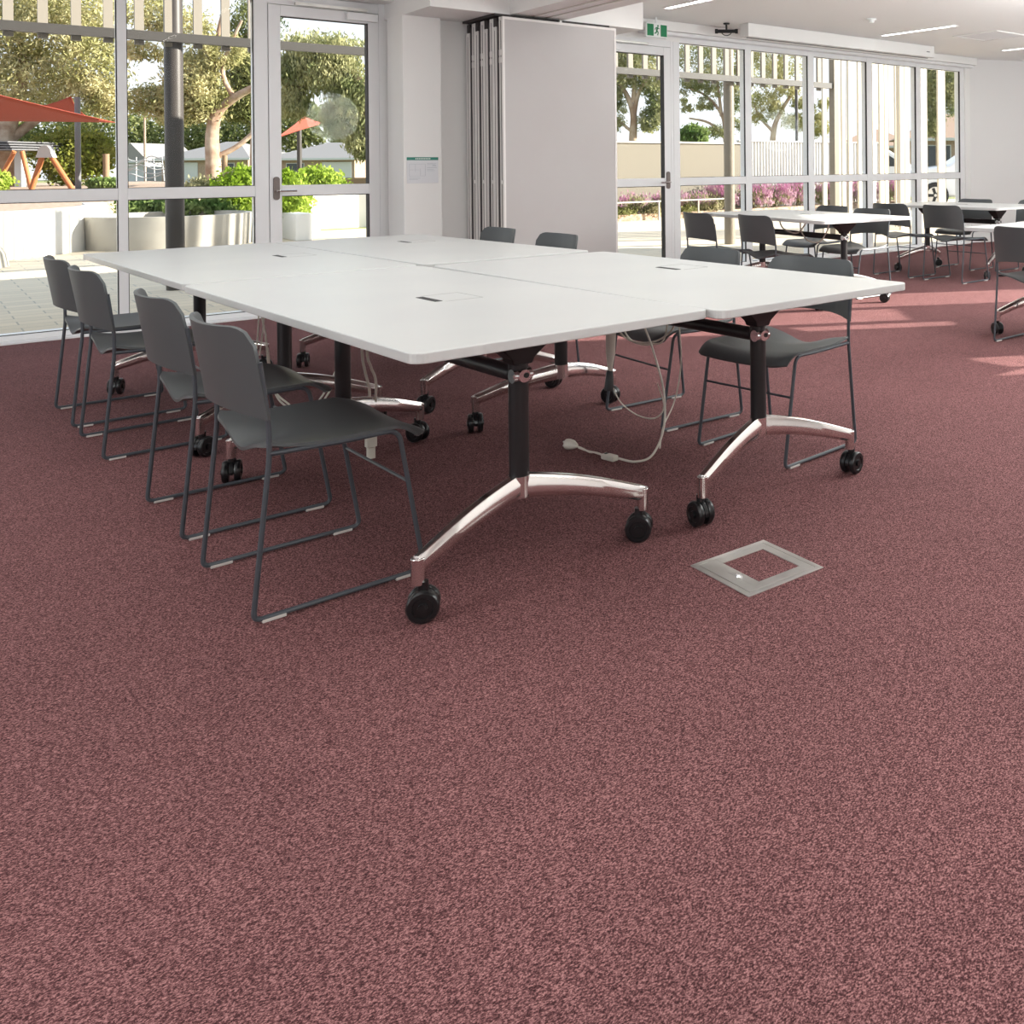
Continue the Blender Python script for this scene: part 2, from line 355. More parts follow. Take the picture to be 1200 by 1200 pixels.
# folded partition: every panel hangs on its own trolley
pl = None; PT = 2.34; n_pan = 8
for i in range(n_pan):
    y = 7.13+i*.083; dx = -.012 if i % 2 else 0.
    tz = PT-(.075 if i % 2 else 0); p = MB().box(3.475+dx, 4.515, y, y+.06, .03, tz)
    lab = ('wide grey operable wall panel at the front of the folded stack beside the pillar' if i == 0 else
           'folded operable wall panel showing only its pale edge, %s behind the front panel' % ['', 'first', 'second', 'third', 'fourth', 'fifth', 'sixth', 'last'][i])
    o = tag(p.build('partition_panel', 'panel'), lab, 'partition panel', 'panels of the folded operable wall')
    e = MB().box(3.470+dx, 3.4745+dx, y+.001, y+.023, .03, tz); e.box(3.470+dx, 3.4745+dx, y+.036, y+.059, .03, tz)
    if i == 0: e.box(3.47, 4.52, y-.004, y-.0002, PT-.02, PT); e.box(3.47, 3.488, y-.004, y-.0002, .03, PT-.02); e.box(4.502, 4.52, y-.004, y-.0002, .03, PT-.02)
    e.build('edge_frame', 'panelframe', o)
    if i % 2: MB().box(3.476+dx, 4.4, y+.005, y+.055, tz, PT-.002).build('top_seal', 'darkgap', o)
    MB().box(3.471+dx, 3.4748+dx, y+.0235, y+.0355, .03, tz-.03).build('edge_seal', 'bronze' if i % 2 else 'darkgap', o)
    if i % 2 == 0:
        hg = MB()
        for z in (1.97, 2.03): hg.box(3.462+dx, 3.4698+dx, y+.012, y+.048, z, z+.045)
        hg.box(3.462+dx, 3.4698+dx, y+.02, y+.04, 1.0, 1.03); hg.build('latch', 'panelframe', o)
    MB().box(3.99, 4.01, y+.02, y+.04, PT-.002, 2.362).build('trolley_pin', 'steel', o)
    if i: MB().box(3.478+dx, 4.50, y-.021, y-.002, .05, PT-.03).build('pile_seal', 'darkgap', o)
o = MB().box(3.44, 4.5, 7.2, 7.80, 2.352, 2.370).build('track_plate', 'darkgap')
tag(o, 'dark track plate on the bulkhead above the folded partition', 'ceiling track')

# ------------------------------------------------------------------ ceiling fittings
def strip(u, v0, v1, label):
    t = empty('strip_light', (u, (v0+v1)/2, CEIL), label=label, cat='ceiling light', group='recessed strip lights'); L = (v1-v0)/2
    fr = MB(); w_ = .045
    fr.box(-w_, -.03, -L, L, -.008, .0); fr.box(.03, w_, -L, L, -.008, 0); fr.box(-w_, w_, -L-.015, -L, -.008, 0); fr.box(-w_, w_, L, L+.015, -.008, 0)
    fr.build('trim_frame', 'wall', t)
    MB().box(-.03, .03, -L, L, -.006, -.002).build('diffuser', 'lamp', t)
    return t
strip(8.23, 6.27, 7.31, 'slim recessed ceiling strip light in front of the projection screen case')
strip(5.24, 6.30, 7.38, 'slim recessed ceiling strip light left of the black ceiling camera')
strip(10.54, 6.2, 7.24, 'slim recessed ceiling strip light nearest the right end wall')
strip(4.50, 5.7, 6.95, 'slim recessed ceiling strip light beside the partition beam')
for (u, v) in ((8.0, 3.8), (5.24, 3.2), (5.24, .8), (2.2, 3.6), (2.2, .4), (10.8, 4.7), (-1, 3.6), (-1, .4), (2.2, 6.4), (-1, 6.4), (-4, 3), (-4, 0), (2.2, -2)):
    strip(u, v-.6, v+.6, 'slim recessed ceiling strip light over the near part of the room')
for (u, v, sx, sy, pw) in ((1.2, 3.8, 5, 3.6, 48), (6.0, 3.0, 3, 3, 42), (1.5, -.6, 5, 3, 26)):  # added area fill under the ceiling to brighten the room, no fittings
    ld = bpy.data.lights.new('ceiling_fill', 'AREA'); ld.shape = 'RECTANGLE'; ld.size = sx; ld.size_y = sy; ld.energy = pw; ld.color = (.94, 1, .985)
    lo = bpy.data.objects.new('ceiling_fill', ld); C.objects.link(lo); lo.location = (u, v, CEIL-.02)
for (u, v, z, pw) in ((7.4, 3.5, 1.7, 84), (10.4, 4.9, 1.7, 42), (4.6, 1.5, 1.9, 78), (.6, -1.4, 1.9, 60), (-2.8, 2.6, 1.8, 90)):  # added point fill lifting ceiling and walls, no pendants hang here
    ld = bpy.data.lights.new('room_fill', 'POINT'); ld.shadow_soft_size = .35; ld.energy = pw; ld.color = (.94, 1, .985)
    lo = bpy.data.objects.new('room_fill', ld); C.objects.link(lo); lo.location = (u, v, z)
def smoke(u, v, lab):
    t = MB(); t.cyl((0, 0, 0), (0, 0, -.018), .05, .052, 24); t.cyl((0, 0, -.018), (0, 0, -.045), .034, .026, 20)
    o = t.build('smoke_detector', 'signwhite', None, True, (u, v, CEIL)); tag(o, lab, 'smoke detector')
smoke(7.2, 6.55, 'small white round smoke detector on ceiling left of the long strip light')
smoke(9.55, 6.1, 'small white round smoke detector on ceiling above the square air vent')
v_ = empty('ceiling_vent', (9.2, 6.5, CEIL), label='square louvred air vent flush in the white ceiling at the right', cat='air vent')
fr = MB(); s_ = .31
for a_, b_, c_, d_ in ((-s_, s_, -s_, -s_+.03), (-s_, s_, s_-.03, s_), (-s_, -s_+.03, -s_+.03, s_-.03), (s_-.03, s_, -s_+.03, s_-.03)): fr.box(a_, b_, c_, d_, -.012, 0)
fr.build('frame', 'wall', v_); lv = MB()
for k in range(9): y = -.27+k*.06; lv.add([(-.28, y, -.003), (.28, y, -.003), (.28, y+.045, -.012), (-.28, y+.045, -.012), (-.28, y, -.001), (.28, y, -.001), (.28, y+.045, -.01), (-.28, y+.045, -.01)], [(0, 1, 2, 3), (7, 6, 5, 4), (0, 4, 5, 1), (3, 2, 6, 7)])
lv.build('louvres', 'endwall', v_)
t = empty('ceiling_camera', (6.27, 7.76, CEIL), -.69, label='small black camera bracket hanging from the ceiling before the screen case', cat='ceiling camera')
MB().cyl((0, 0, 0), (0, 0, -.015), .035, .03, 18).build('ceiling_rose', 'black', t, True)
MB().cyl((0, 0, -.015), (0, 0, -.075), .01).build('stem', 'black', t, True)
b = MB(); b.cyl((-.11, 0, -.085), (.11, 0, -.085), .019); b.cyl((-.12, 0, -.085), (-.09, 0, -.085), .025); b.cyl((.09, 0, -.085), (.12, 0, -.085), .025); b.build('body', 'black', t, True)
b = MB(); b.tube(bez((-.05, 0, -.1), (-.03, 0, -.14), (.03, 0, -.14), (.05, 0, -.1)), .005, 6); b.build('cable_loop', 'black', t, True)
t = empty('projection_screen_case', (7.95, 7.64, 0), label='long white retracted projection screen case along the ceiling over the windows', cat='projection screen')
bev(MB().box(-1.54, 1.56, -.07, .07, 2.485, CEIL-.002).build('case', 'wall', t), .006)
MB().box(1.4, 1.46, -.074, -.0705, 2.545, 2.555).build('maker_badge', 'greymetal', t)
MB().box(-1.5, 1.5, -.01, .01, 2.477, 2.485).build('screen_bar', 'greymetal', t)
# exit sign
t = empty('exit_sign', (5.50, 7.93, 2.50), label='green and white running man exit sign hanging above the right glass door', cat='exit sign')
bev(MB().box(-.15, .15, -.018, .018, -.085, .085).build('casing', 'signwhite', t), .004)
for a_, b_ in ((-.138, -.05), (.05, .138)): MB().box(a_, b_, -.021, -.0182, -.068, .068).build('green_panel', 'green', t)
mn = MB()
mn.cyl((.012, -.0182, .052), (.012, -.021, .052), .011, seg=14)
for a_, b_, r in (((.006, .036), (-.006, -.004), .010), ((-.006, -.004), (.016, -.026), .007), ((.016, -.026), (.006, -.058), .006), ((-.006, -.004), (-.016, -.034), .007), ((-.016, -.034), (-.038, -.036), .006), ((.006, .034), (.03, .018), .005), ((.006, .034), (-.02, .026), .005), ((-.02, .026), (-.03, .006), .005)):
    d = Vector((b_[0]-a_[0], b_[1]-a_[1])); n = Vector((-d.y, d.x)).normalized()*r
    mn.vprism([(a_[0]+n.x, a_[1]+n.y), (a_[0]-n.x, a_[1]-n.y), (b_[0]-n.x, b_[1]-n.y), (b_[0]+n.x, b_[1]+n.y)], -.0205, -.0183)
mn.build('running_man', 'green', t)
MB().box(-.01, .01, -.008, .008, .085, .15).build('hanger', 'alu', t); t.scale = (.86, .86, .86)
# notice on the pillar
t = empty('evacuation_notice', (3.075, 7.757, 1.13), label='white evacuation notice with a green header stuck on the pillar', cat='notice')
MB().box(-.128, .128, -.003, 0, -.12, .085).build('sheet', 'paper', t)
MB().box(-.128, .128, -.0045, -.0031, .068, .092).build('header', 'teal', t)
h = MB()
for k in range(9): h.box(-.06+k*.014, -.05+k*.014, -.0055, -.0046, .076, .084)
h.build('header_lettering', 'signwhite', t)
h = MB()
for (a_, b_, c_, d_) in ((-.11, .02, .035, .037), (-.11, -.108, -.06, .035), (.02, .022, -.06, .037), (-.11, .02, -.062, -.060), (-.06, -.058, -.03, .035), (-.02, -.018, -.06, 0.), (-.11, -.03, -.012, -.010), (.035, .11, .04, .043), (.035, .10, .03, .033), (.035, .115, .005, .009), (.035, .09, -.01, -.007), (.035, .10, -.02, -.017), (-.11, -.02, -.08, -.077), (-.11, -.04, -.09, -.087), (.08, .11, .02, .027)):
    h.box(a_, b_, -.0045, -.0031, c_, d_)
h.build('plan_drawing', 'print', t)

# ------------------------------------------------------------------ tables
def leg_arm(sx, sy, ty):
    """arm of polished aluminium from the hub (0, ty) to a tip; sx left/right, sy which way it splays"""
    a = MB(); tip = Vector((sx*.345, ty+sy*.115, .142)); hub = Vector((sx*.010, ty+sy*.004, .226)); path = []; secs = []
    n = 10
    for i in range(n+1):
        t = i/n; p = hub.lerp(tip, t); p.z += .013*math.sin(PI*t)*(1-.3*t); path.append(p)
        wd = .022-.005*t; h = .034-.013*t
        secs.append([(-wd, -h*.55), (-wd*.55, -h), (wd*.55, -h), (wd, -h*.55), (wd, h*.35), (wd*.5, h), (-wd*.5, h), (-wd, h*.35)])
    a.sweep(path, secs); a.cyl(tip+Vector((0, 0, .016)), tip-Vector((0, 0, .052)), .0175, .0165, 14)
    return a
def caster(parent, x, y, ang):
    c = MB(); c.cyl((0, 0, .098), (0, 0, .075), .013); n = 12
    pts = [(.036*math.cos(a), .040+.037*math.sin(a)) for a in (math.radians(-10+200*k/n) for k in range(n+1))]
    pts2 = [(.025*math.cos(a), .040+.026*math.sin(a)) for a in (math.radians(190-200*k/n) for k in range(n+1))]
    poly = pts+pts2; c.v += []
    m = MB(); m.vprism(poly, -.0065, .0065); c.add(m.v, m.f); c.cyl((0, -.034, .040), (0, .034, .040), .012, seg=12)
    R_ = Matrix.Rotation(ang, 3, 'Z'); c.v = [tuple(R_ @ (Vector(p)+Vector((.012, 0, 0)))) for p in c.v]
    o = c.build('caster', 'caster', parent, False, (x, y, 0))
    for sd in (-1, 1):
        w = MB(); prof = [(.010, .0), (.037, .002), (.040, .008), (.040, .017), (.036, .022), (.026, .0225), (.024, .019), (.010, .019)]; k = 22; vs = []
        for r, d in prof:
            for q in range(k): a = 2*PI*q/k; vs.append(R_ @ Vector((.012+r*math.cos(a), sd*(.0075+d), .040+r*math.sin(a))))
        fs = [(i*k+q, i*k+(q+1) % k, (i+1)*k+(q+1) % k, (i+1)*k+q) for i in range(len(prof)-1) for q in range(k)]+[tuple(range(k)), tuple((len(prof)-1)*k+q for q in range(k))]
        w.add(vs, fs); w.build('wheel', 'caster', o, True)
def table(name_label, u, v, rz, W=.885, L=1.945, ht=.708, group=None, slot_at=None, angs=(0.6, 2.2, 1.1, 2.6), inset=.324):
    t = empty('flip_top_table', (u, v, 0), rz, label=name_label, cat='table', group=group)
    th = .026; top = MB().prism(rrect(0, W, 0, L, .035), ht-th, ht); to = top.build('tabletop', 'laminate', t); bev(to, .003)
    sx, sy = slot_at or (W*.5, L*.5)
    s = MB().box(sx-.012, sx+.012, sy-.07, sy+.07, ht+.0002, ht+.0012); so = s.build('cable_slot', 'slot', to)
    l = MB(); q = .0012
    for a_, b_, c_, d_ in ((sx+.012, sx+.14, sy-.09, sy-.09+q), (sx+.012, sx+.14, sy+.09-q, sy+.09), (sx+.14-q, sx+.14, sy-.09, sy+.09)): l.box(a_, b_, c_, d_, ht+.0002, ht+.0008)
    l.build('power_lid_gap', 'line', to)
    cx_ = W/2; y1, y2 = inset, L-inset
    bm = MB(); bm.cyl((cx_, y1+.02, .542), (cx_, y2-.02, .542), .0235, seg=18); bm.build('crossbeam', 'black', t, True)
    for y, sg in ((y1, -1), (y2, 1)):
        c = MB(); c.cyl((cx_, y, .225), (cx_, y, ht-th-.06), .028, seg=22); c.build('column', 'black', t, True)
        fl = MB(); z0, z1 = ht-th-.078, ht-th
        vs = []
        for z, hx, hy in ((z0-.03, .029, .029), (z0-.012, .036, .032), (z1-.040, .088, .046), (z1-.001, .098, .054)): vs += [(cx_-hx, y-hy, z), (cx_+hx, y-hy, z), (cx_+hx, y+hy, z), (cx_-hx, y+hy, z)]
        fs = [(3, 2, 1, 0), (12, 13, 14, 15)]+[(i*4+k, i*4+(k+1) % 4, (i+1)*4+(k+1) % 4, (i+1)*4+k) for i in range(3) for k in range(4)]
        fl.add(vs, fs); bev(fl.build('mounting_plate', 'black', t), .004)
        kn = MB(); kn.cyl((cx_, y+sg*.026, .542), (cx_, y+sg*.036, .542), .021, .018, 20); kn.cyl((cx_-.028, y+sg*.012, .542), (cx_+.028, y+sg*.012, .542), .02, seg=18)
        kn.box(cx_-.032, cx_+.032, y+sg*.026-.004, y+sg*.026+.004, .536, .548)
        k_ = kn.build('pivot_knob', 'chrome', t, True)
        MB().cyl((cx_+.005, y+sg*.0362, .544), (cx_+.005, y+sg*.038, .544), .008, seg=12).build('knob_recess', 'slot', k_)
        hb = MB(); hb.cyl((cx_, y, .196), (cx_, y, .256), .030, .030, 22); hb.build('hub', 'polished', t, True)
        for sx_ in (-1, 1):
            a = leg_arm(sx_, sg, y); a.v = [(x+cx_, yy, z) for x, yy, z in a.v]; bev(a.build('foot', 'polished', t, True), .002)
            caster(t, cx_+sx_*.345, y+sg*.115, angs[(sx_ > 0)+2*(sg > 0)])
    return t
G1 = 'white flip-top tables pushed together in the middle'
TA = table('front left white flip-top table of the central four, nearest the camera', .838, 2.175, .047, group=G1, slot_at=(.43, .86), angs=(-.5, 2.4, 1.2, 2.0))
TB = table('front right white flip-top table of the central four, its corner nearest the folding camera side chair', 1.722, 2.165, .030, W=.875, group=G1, slot_at=(.60, 1.05), angs=(1.5, .2, 1.2, 2.0))
TB['label'] = 'front right white flip-top table of the central four, corner pointing at the sunlit carpet'
TC = table('rear left white flip-top table of the central four, nearest the left glazing', .755, 4.145, .045, group=G1, slot_at=(.62, .95))
TD = table('rear right white flip-top table of the central four, nearest the folded partition', 1.664, 4.165, .055, W=.85, group=G1, slot_at=(.5, 1.35))
TD.location.z = .0
BG1 = table('long white flip-top table by the right windows with cables slung underneath', 4.99, 5.05, -.13, W=.92, L=1.84, slot_at=(.5, .9), group='white tables in the far part of the room')
BG2 = table('white flip-top table farthest right, near the grey end wall', 7.5, 5.22, 0, W=.9, L=1.55, slot_at=(.5, .8), group='white tables in the far part of the room')
BG3 = table('white flip-top table cut off by the right edge behind a charcoal chair', 5.12, 1.93, .0, W=.9, L=1.925, slot_at=(.5, .8), group='white tables in the far part of the room')

# ------------------------------------------------------------------ chairs (front is +y)
def make_chair(label, group):
    t = empty('sled_base_chair', label=label, cat='chair', group=group)
    hw = .233
    for s in (-1, 1):
        x = s*hw
        pts = [(s*(hw-.001), -.192, .65), (x, -.172, .49), (x, -.172, .41), (x, -.212, .010), (x, .217, .010), (x, .150, .413), (x, .02, .411), (x, -.170, .417)]
        fr = MB(); fr.tube(fillet(pts, [0, .03, .02, .022, .022, .035, .03, 0], 6), .0067, 8); fr.build('side_frame', 'rod', t, True)
        for y in (-.165, .165):
            g = MB().box(x-.0075, x+.0075, y-.028, y+.028, .0, .0085); bev(g.build('glide', 'glide', t), .002)
    MB().cyl((-hw, .1775, .262), (hw, .1775, .262), .0045, seg=8).build('crossbar', 'rod', t, True)
    def seat(a, b):
        s = 2*a-1; y = -.178+.415*b
        k = max(0, (b-.78)/.22); rear = max(0, 1-b/.35)
        z = .421-.022*(1-s*s)*(1-.55*b)-.036*k*k+.020*rear*rear*s*s-.014*rear*(1-s*s)*math.cos(3*PI*s/2)*.8
        # corner rounding
        rr = max(0, abs(s)-.80)/.20; wv = rr*rr
        y2 = y - .035*wv*max(0, (b-.7)/.3) + .012*wv*rear
        return (s*.236, y2, z)
    sh = MB().shell(seat, 22, 24, .009); sh.build('seat', 'shell', t, True)
    def back(a, b):
        s = 2*a-1; rr = max(0, (abs(s)-.74)/.26)
        zb = .503+.020*(1-abs(s)**2.4); zt = .742-.050*(1-math.sqrt(max(0, 1-rr**2)))-.004*(1-s*s)
        z = zb+(zt-zb)*b
        ye = -.171-.040*max(0, (z-.49)/.25)**1.1
        return (s*(.240-.006*b), ye-.060*(1-abs(s)**2.3), z)
    bk = MB().shell(back, 26, 14, .010); bk.build('backrest', 'shell', t, True)
    return t
GL = 'chairs along the left side of the central tables'; GR = 'chairs along the right side of the central tables'
ch = make_chair('charcoal sled chair on the left side of the tables, nearest the camera', GL)
def place(o, u, v, rz): o.location = (u, v, 0); o.rotation_euler = (0, 0, rz)
QR = -PI/2      # facing +u
place(ch, .826, 2.893, QR+.035)
def mk(u, v, rz, label, group): return dup(ch, (u, v, 0), rz, label, group)
mk(.812, 3.640, QR+.03, 'charcoal sled chair on the left side, second from the camera', GL)
mk(.762, 4.805, QR+.04, 'charcoal sled chair on the left side, third from the camera, overlapping the rearmost one', GL)
mk(.740, 5.485, QR+.03, 'charcoal sled chair on the left side, farthest from the camera and nearest the glazing', GL)
QL = PI/2       # facing -u
mk(2.545, 2.845, QL+.10, 'charcoal sled chair at the front right table with its whole seat visible', GR)
mk(2.545, 3.555, QL-.04, 'charcoal sled chair right of the tables, seat half hidden behind the hanging cables', GR)
mk(2.56, 5.02, QL, 'charcoal backrest above the table, right one of two in front of the folded partition', GR)
mk(2.58, 5.82, QL, 'charcoal backrest above the table, left one of two in front of the folded partition', GR)
GB = 'chairs around the far tables'
mk(5.06, 6.39, QR-.10, 'charcoal chair at the window table, leftmost, closest to the right glass door', GB)
mk(5.10, 5.70, QR-.10, 'charcoal chair at the window table, second from the left', GB)
mk(6.20, 6.38, QL-.1, 'charcoal chair behind the window table, its back seen above the tabletop before pink flowers', GB)
mk(5.98, 5.66, QL-.05, 'charcoal chair right of the window table, overlapping a chair of the farther table', GB)
mk(7.39, 6.30, QR, 'charcoal chair at the far right table, left one, partly behind the window table corner', GB)
mk(7.37, 5.63, QR, 'charcoal chair at the far right table, right one, standing alone before it', GB)
mk(8.33, 6.25, QL, 'charcoal chair behind the far right table, left one, in front of the room corner', GB)
mk(8.42, 5.52, QL, 'charcoal chair behind the far right table, right one, against the grey end wall', GB)
mk(5.19, 3.27, QR, 'large charcoal chair cut off by the right edge of the photo', GB)

# ------------------------------------------------------------------ cables, plug
def cable(name, paths, label, cat, r=.004, m='cable'):
    b = MB()
    for p in paths: b.tube(p, r, 7)
    return tag(b.build(name, m, None, True), label, cat)
def sp(pts, n=6):                                                  # smooth path through points
    P = [Vector(p) for p in pts]; out = []
    for i in range(len(P)-1):
        a = P[max(i-1, 0)]; b = P[i]; c = P[i+1]; d = P[min(i+2, len(P)-1)]
        for k in range(n):
            t = k/n; out.append(.5*((2*b)+(c-a)*t+(2*a-5*b+4*c-d)*t*t+(3*b-a-3*c+d)*t**3))
    out.append(P[-1]); return out
t = empty('power_lead', (2.1, 3.2, 0), label='cream power lead with plug and socket block, dropping from the tables to the carpet', cat='power lead')
def off(pts): return [(x-2.1, y-3.2, z) for x, y, z in pts]
def part(name, paths, r, m='cable'):
    b = MB()
    for p in paths: b.tube(p, r, 8)
    return b.build(name, m, t, True)
part('main_cable', [off(sp([(2.22, 3.36, .682), (2.235, 3.36, .52), (2.235, 3.27, .38), (2.184, 3.12, .24), (2.12, 3.03, .12), (2.06, 3.02, .03), (2.01, 3.06, .007), (1.977, 3.125, .012)]))], .0045)
part('thin_cable', [off(sp([(2.109, 3.38, .228), (2.136, 3.353, .157), (2.186, 3.305, .104), (2.237, 3.256, .093), (2.262, 3.23, .14), (2.21, 3.2, .25)]))], .0028)
part('slack_loop', [off(sp([(2.14, 3.47, .683), (2.178, 3.453, .47), (2.211, 3.421, .403), (2.268, 3.366, .385), (2.323, 3.313, .409), (2.36, 3.278, .48), (2.38, 3.27, .683)])), off(sp([(2.15, 3.47, .683), (2.19, 3.44, .48), (2.23, 3.41, .392), (2.29, 3.35, .378), (2.33, 3.31, .42), (2.345, 3.29, .683)]))], .0042)
part('rear_cable', [off(sp([(2.36, 3.27, .683), (2.372, 3.268, .44), (2.375, 3.263, .318), (2.366, 3.271, .209), (2.342, 3.28, .119), (2.25, 3.22, .06), (2.15, 3.10, .02)]))], .0030)
b = MB(); b.tube(off([(2.108, 3.382, .683), (2.108, 3.382, .46), (2.106, 3.383, .36), (2.104, 3.384, .31), (2.102, 3.386, .25)]), [.020, .021, .019, .011, .007], 12); b.build('cable_sleeve', 'cable', t, True)
b = MB(); b.tube(off([(2.103, 3.386, .30), (2.103, 3.386, .285), (2.10, 3.388, .21)]), [.006, .014, .020], 10); b.build('black_gland', 'black', t, True)
sb = MB().box(-.035, .035, -.015, .015, 0, .022, 0); sb = sb.build('socket_block', 'cable', t, False, (1.962-2.1, 3.165-3.2, .001)); sb.rotation_euler = (0, 0, 1.75); bev(sb, .005)
MB().box(.012, .026, -.008, .008, .0222, .0228).build('socket_slots', 'slot', sb)
part('short_lead', [off(sp([(1.957, 3.20, .012), (1.945, 3.25, .016), (1.950, 3.29, .007), (1.937, 3.34, .018), (1.925, 3.37, .022)])), off(sp([(1.957, 3.205, .012), (1.968, 3.26, .006), (1.955, 3.31, .006), (1.935, 3.35, .015)]))], .0035)
b = MB(); b.tube(off([(1.932, 3.355, .022), (1.925, 3.375, .024), (1.917, 3.395, .024), (1.914, 3.405, .024)]), [.007, .018, .021, .020], 16); pg = b.build('plug', 'cable', t, True)
b = MB(); b.cyl((1.914-2.1, 3.405-3.2, .030), (1.908-2.1, 3.422-3.2, .030), .003, seg=6); b.cyl((1.910-2.1, 3.400-3.2, .016), (1.904-2.1, 3.417-3.2, .016), .003, seg=6); b.build('prongs', 'steel', pg)
t = empty('hanging_power_lead', (1.30, 3.87, 0), label='cream power lead with connector hanging beside the nearest left chair, under the front left table', cat='power lead')
def off(pts): return [(x-1.3, y-3.87, z) for x, y, z in pts]
part('cable', [off(sp([(1.296, 3.885, .683), (1.297, 3.885, .423), (1.305, 3.876, .339), (1.317, 3.864, .256), (1.313, 3.867, .12)])), off(sp([(1.312, 3.871, .683), (1.311, 3.871, .423), (1.322, 3.862, .356), (1.336, 3.848, .289), (1.328, 3.853, .12)]))], .0052)
b = MB(); b.box(-.014, .014, -.010, .010, -.07, .055); b.box(-.019, .019, -.013, .013, -.02, .02); b.box(-.010, .010, -.008, .008, -.12, -.07); b.v = [(x*1.4+.018, y*1.4-.012, z*1.15+.125) for x, y, z in b.v]; cn = bev(b.build('connector', 'cable', t), .003)
b = MB().box(.008, .028, -.0312, -.0303, .09, .13); b.build('connector_recess', 'slot', cn)
cable('slack_cable', [sp([(1.22, 4.93, .36), (1.237, 4.912, .14), (1.285, 4.866, .05), (1.37, 4.783, .010), (1.5, 4.72, .3), (1.52, 4.7, .682)]), sp([(1.23, 4.94, .30), (1.25, 4.92, .10), (1.30, 4.86, .02), (1.40, 4.80, .008), (1.53, 4.74, .3), (1.54, 4.7, .682)]), sp([(1.22, 4.93, .36), (1.2, 4.97, .55), (1.2, 4.98, .683)])], 'cream cable loop under the rear left table, seen behind the second left chair', 'cable', .0045)
cable('hanging_cable', [sp([(1.355, 5.63, .683), (1.36, 5.627, .35), (1.345, 5.63, .15)]), sp([(1.372, 5.61, .683), (1.38, 5.605, .36), (1.36, 5.62, .15)])], 'thin cream cable pair hanging under the rear left table before the glazing', 'cable', .004)
cable('slung_cable', [sp([(5.42, 5.75, .683), (5.40, 5.72, .58), (5.43, 5.66, .50), (5.48, 5.58, .50), (5.50, 5.52, .58), (5.52, 5.50, .683)]), sp([(5.36, 5.95, .683), (5.36, 5.9, .60), (5.42, 5.8, .56), (5.46, 5.75, .62), (5.48, 5.72, .683)])], 'cream cable slung in loops under the window table', 'cable', .006)

# ------------------------------------------------------------------ floor box
t = empty('floor_box', (1.73, 2.027, 0), -.035, label='square steel floor socket box flush in the carpet with carpet inlay lid', cat='floor box')
q = .133; fr = MB(); z = .003
def ring(mb, a, b, z0, z1):
    for x0, x1, y0, y1 in ((-a, a, -a, -b), (-a, a, b, a), (-a, -b, -b, b), (b, a, -b, b)): mb.box(x0, x1, y0, y1, z0, z1)
ring(fr, q, .117, 0, z); bev(fr.build('outer_frame', 'steel', t), .0008)
lid = MB(); lid.box(-.115, -.058, -.115, .115, 0, .0035); lid.box(-.058, .115, -.115, -.082, 0, .0035); lid.box(-.058, .115, .082, .115, 0, .0035); lid.box(.088, .115, -.082, .082, 0, .0035)
lo = bev(lid.build('lid', 'steel', t), .0008)
cb = MB().box(-.085, -.062, -.105, .02, .0036, .0042); cb.build('grip_plate', 'steel', lo)
MB().cyl((-.078, -.02, .0036), (-.078, -.02, .008), .010, .008, 16).build('catch', 'chrome', lo, True)
MB().box(-.058, .088, -.082, .082, 0, .0011).build('carpet_inlay', 'carpet', t)

# ------------------------------------------------------------------ outdoors
struct(MB().box(-60, 90, D0+.05, 19, -.2, -.015).build('ground', 'paving'))
struct(MB().prism([(-60, 19), (90, 19), (90, 160), (-60, 160)], -.2, -.012).build('ground_lawn', 'grass'))
# canopy: beam, posts and battens
bo = MB().box(-4, 10.75, 10.62, 10.70, 2.35, 2.435); tag(bo.build('canopy_beam', 'beam'), 'taupe steel canopy beam running along outside the windows', 'beam')
def post(u, m, lab, r=.078):
    c = MB(); c.cyl((u, 10.78, -.015), (u, 10.78, 4.6), r, seg=28); tag(c.build('canopy_column', m, None, True), lab, 'column')
post(1.90, 'column', 'dark round steel column outside the left window')
post(8.74, 'column2', 'taupe round steel column outside the right windows')
c = MB().box(10.76, 10.86, 10.60, 10.72, -.015, 4.6); tag(c.build('canopy_post', 'column2'), 'slim square post at the end of the canopy beam', 'post')
def batten(u, v, z0, lab, grp, w=.072, z1=4.6, m='batten_shaded'):
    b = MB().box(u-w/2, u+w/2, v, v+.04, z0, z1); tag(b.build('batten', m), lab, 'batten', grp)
k = 0; u = -2.6
while u < 10.7:
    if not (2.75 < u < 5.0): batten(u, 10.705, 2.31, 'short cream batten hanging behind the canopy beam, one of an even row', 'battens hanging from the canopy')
    u += .2345
for k in range(13): batten(11.0+k*.265, 10.75+(.12 if k % 2 else 0), -.015, 'full height cream batten of the screen outside the rightmost windows', 'full height battens of the right screen', .10, 4.6, 'batten')

for k in range(9): batten(10.98+k*.31, 11.35, -.015, 'cream batten in the second row of the screen outside the rightmost windows', 'rear battens of the right screen', .08, 4.6, 'batten')
# left: curved wall, planters
w = MB(); pts = []
cw = [(-6.0, 15.2), (-3, 15.3), (-1, 15.5), (.4, 15.85), (1.3, 16.5), (1.9, 17.4), (2.2, 18.4), (2.3, 19.6)]
cs = sp([(x, y, 0) for x, y in cw], 6)
w.sweep([Vector((p.x, p.y, .30)) for p in cs], [[(-.14, -.32), (.14, -.32), (.14, .31), (-.14, .31)]]*len(cs)); tag(w.build('curved_retaining_wall', 'render', None, True), 'white rendered curved retaining wall holding the playground bed', 'garden wall')
w = MB(); poly = [(p.x-.02, p.y+.1) for p in cs]+[(9.5, 45), (9.5, 60), (-34, 60), (-14, 15.4)]
w.prism(poly, -.012, .57); tag(w.build('raised_bed', 'mulch'), 'raised playground bed of bark mulch behind the curved white wall', 'garden bed')
b = MB(); ns = 18                                                  # rounded concrete seat in front of the wall
vs = []
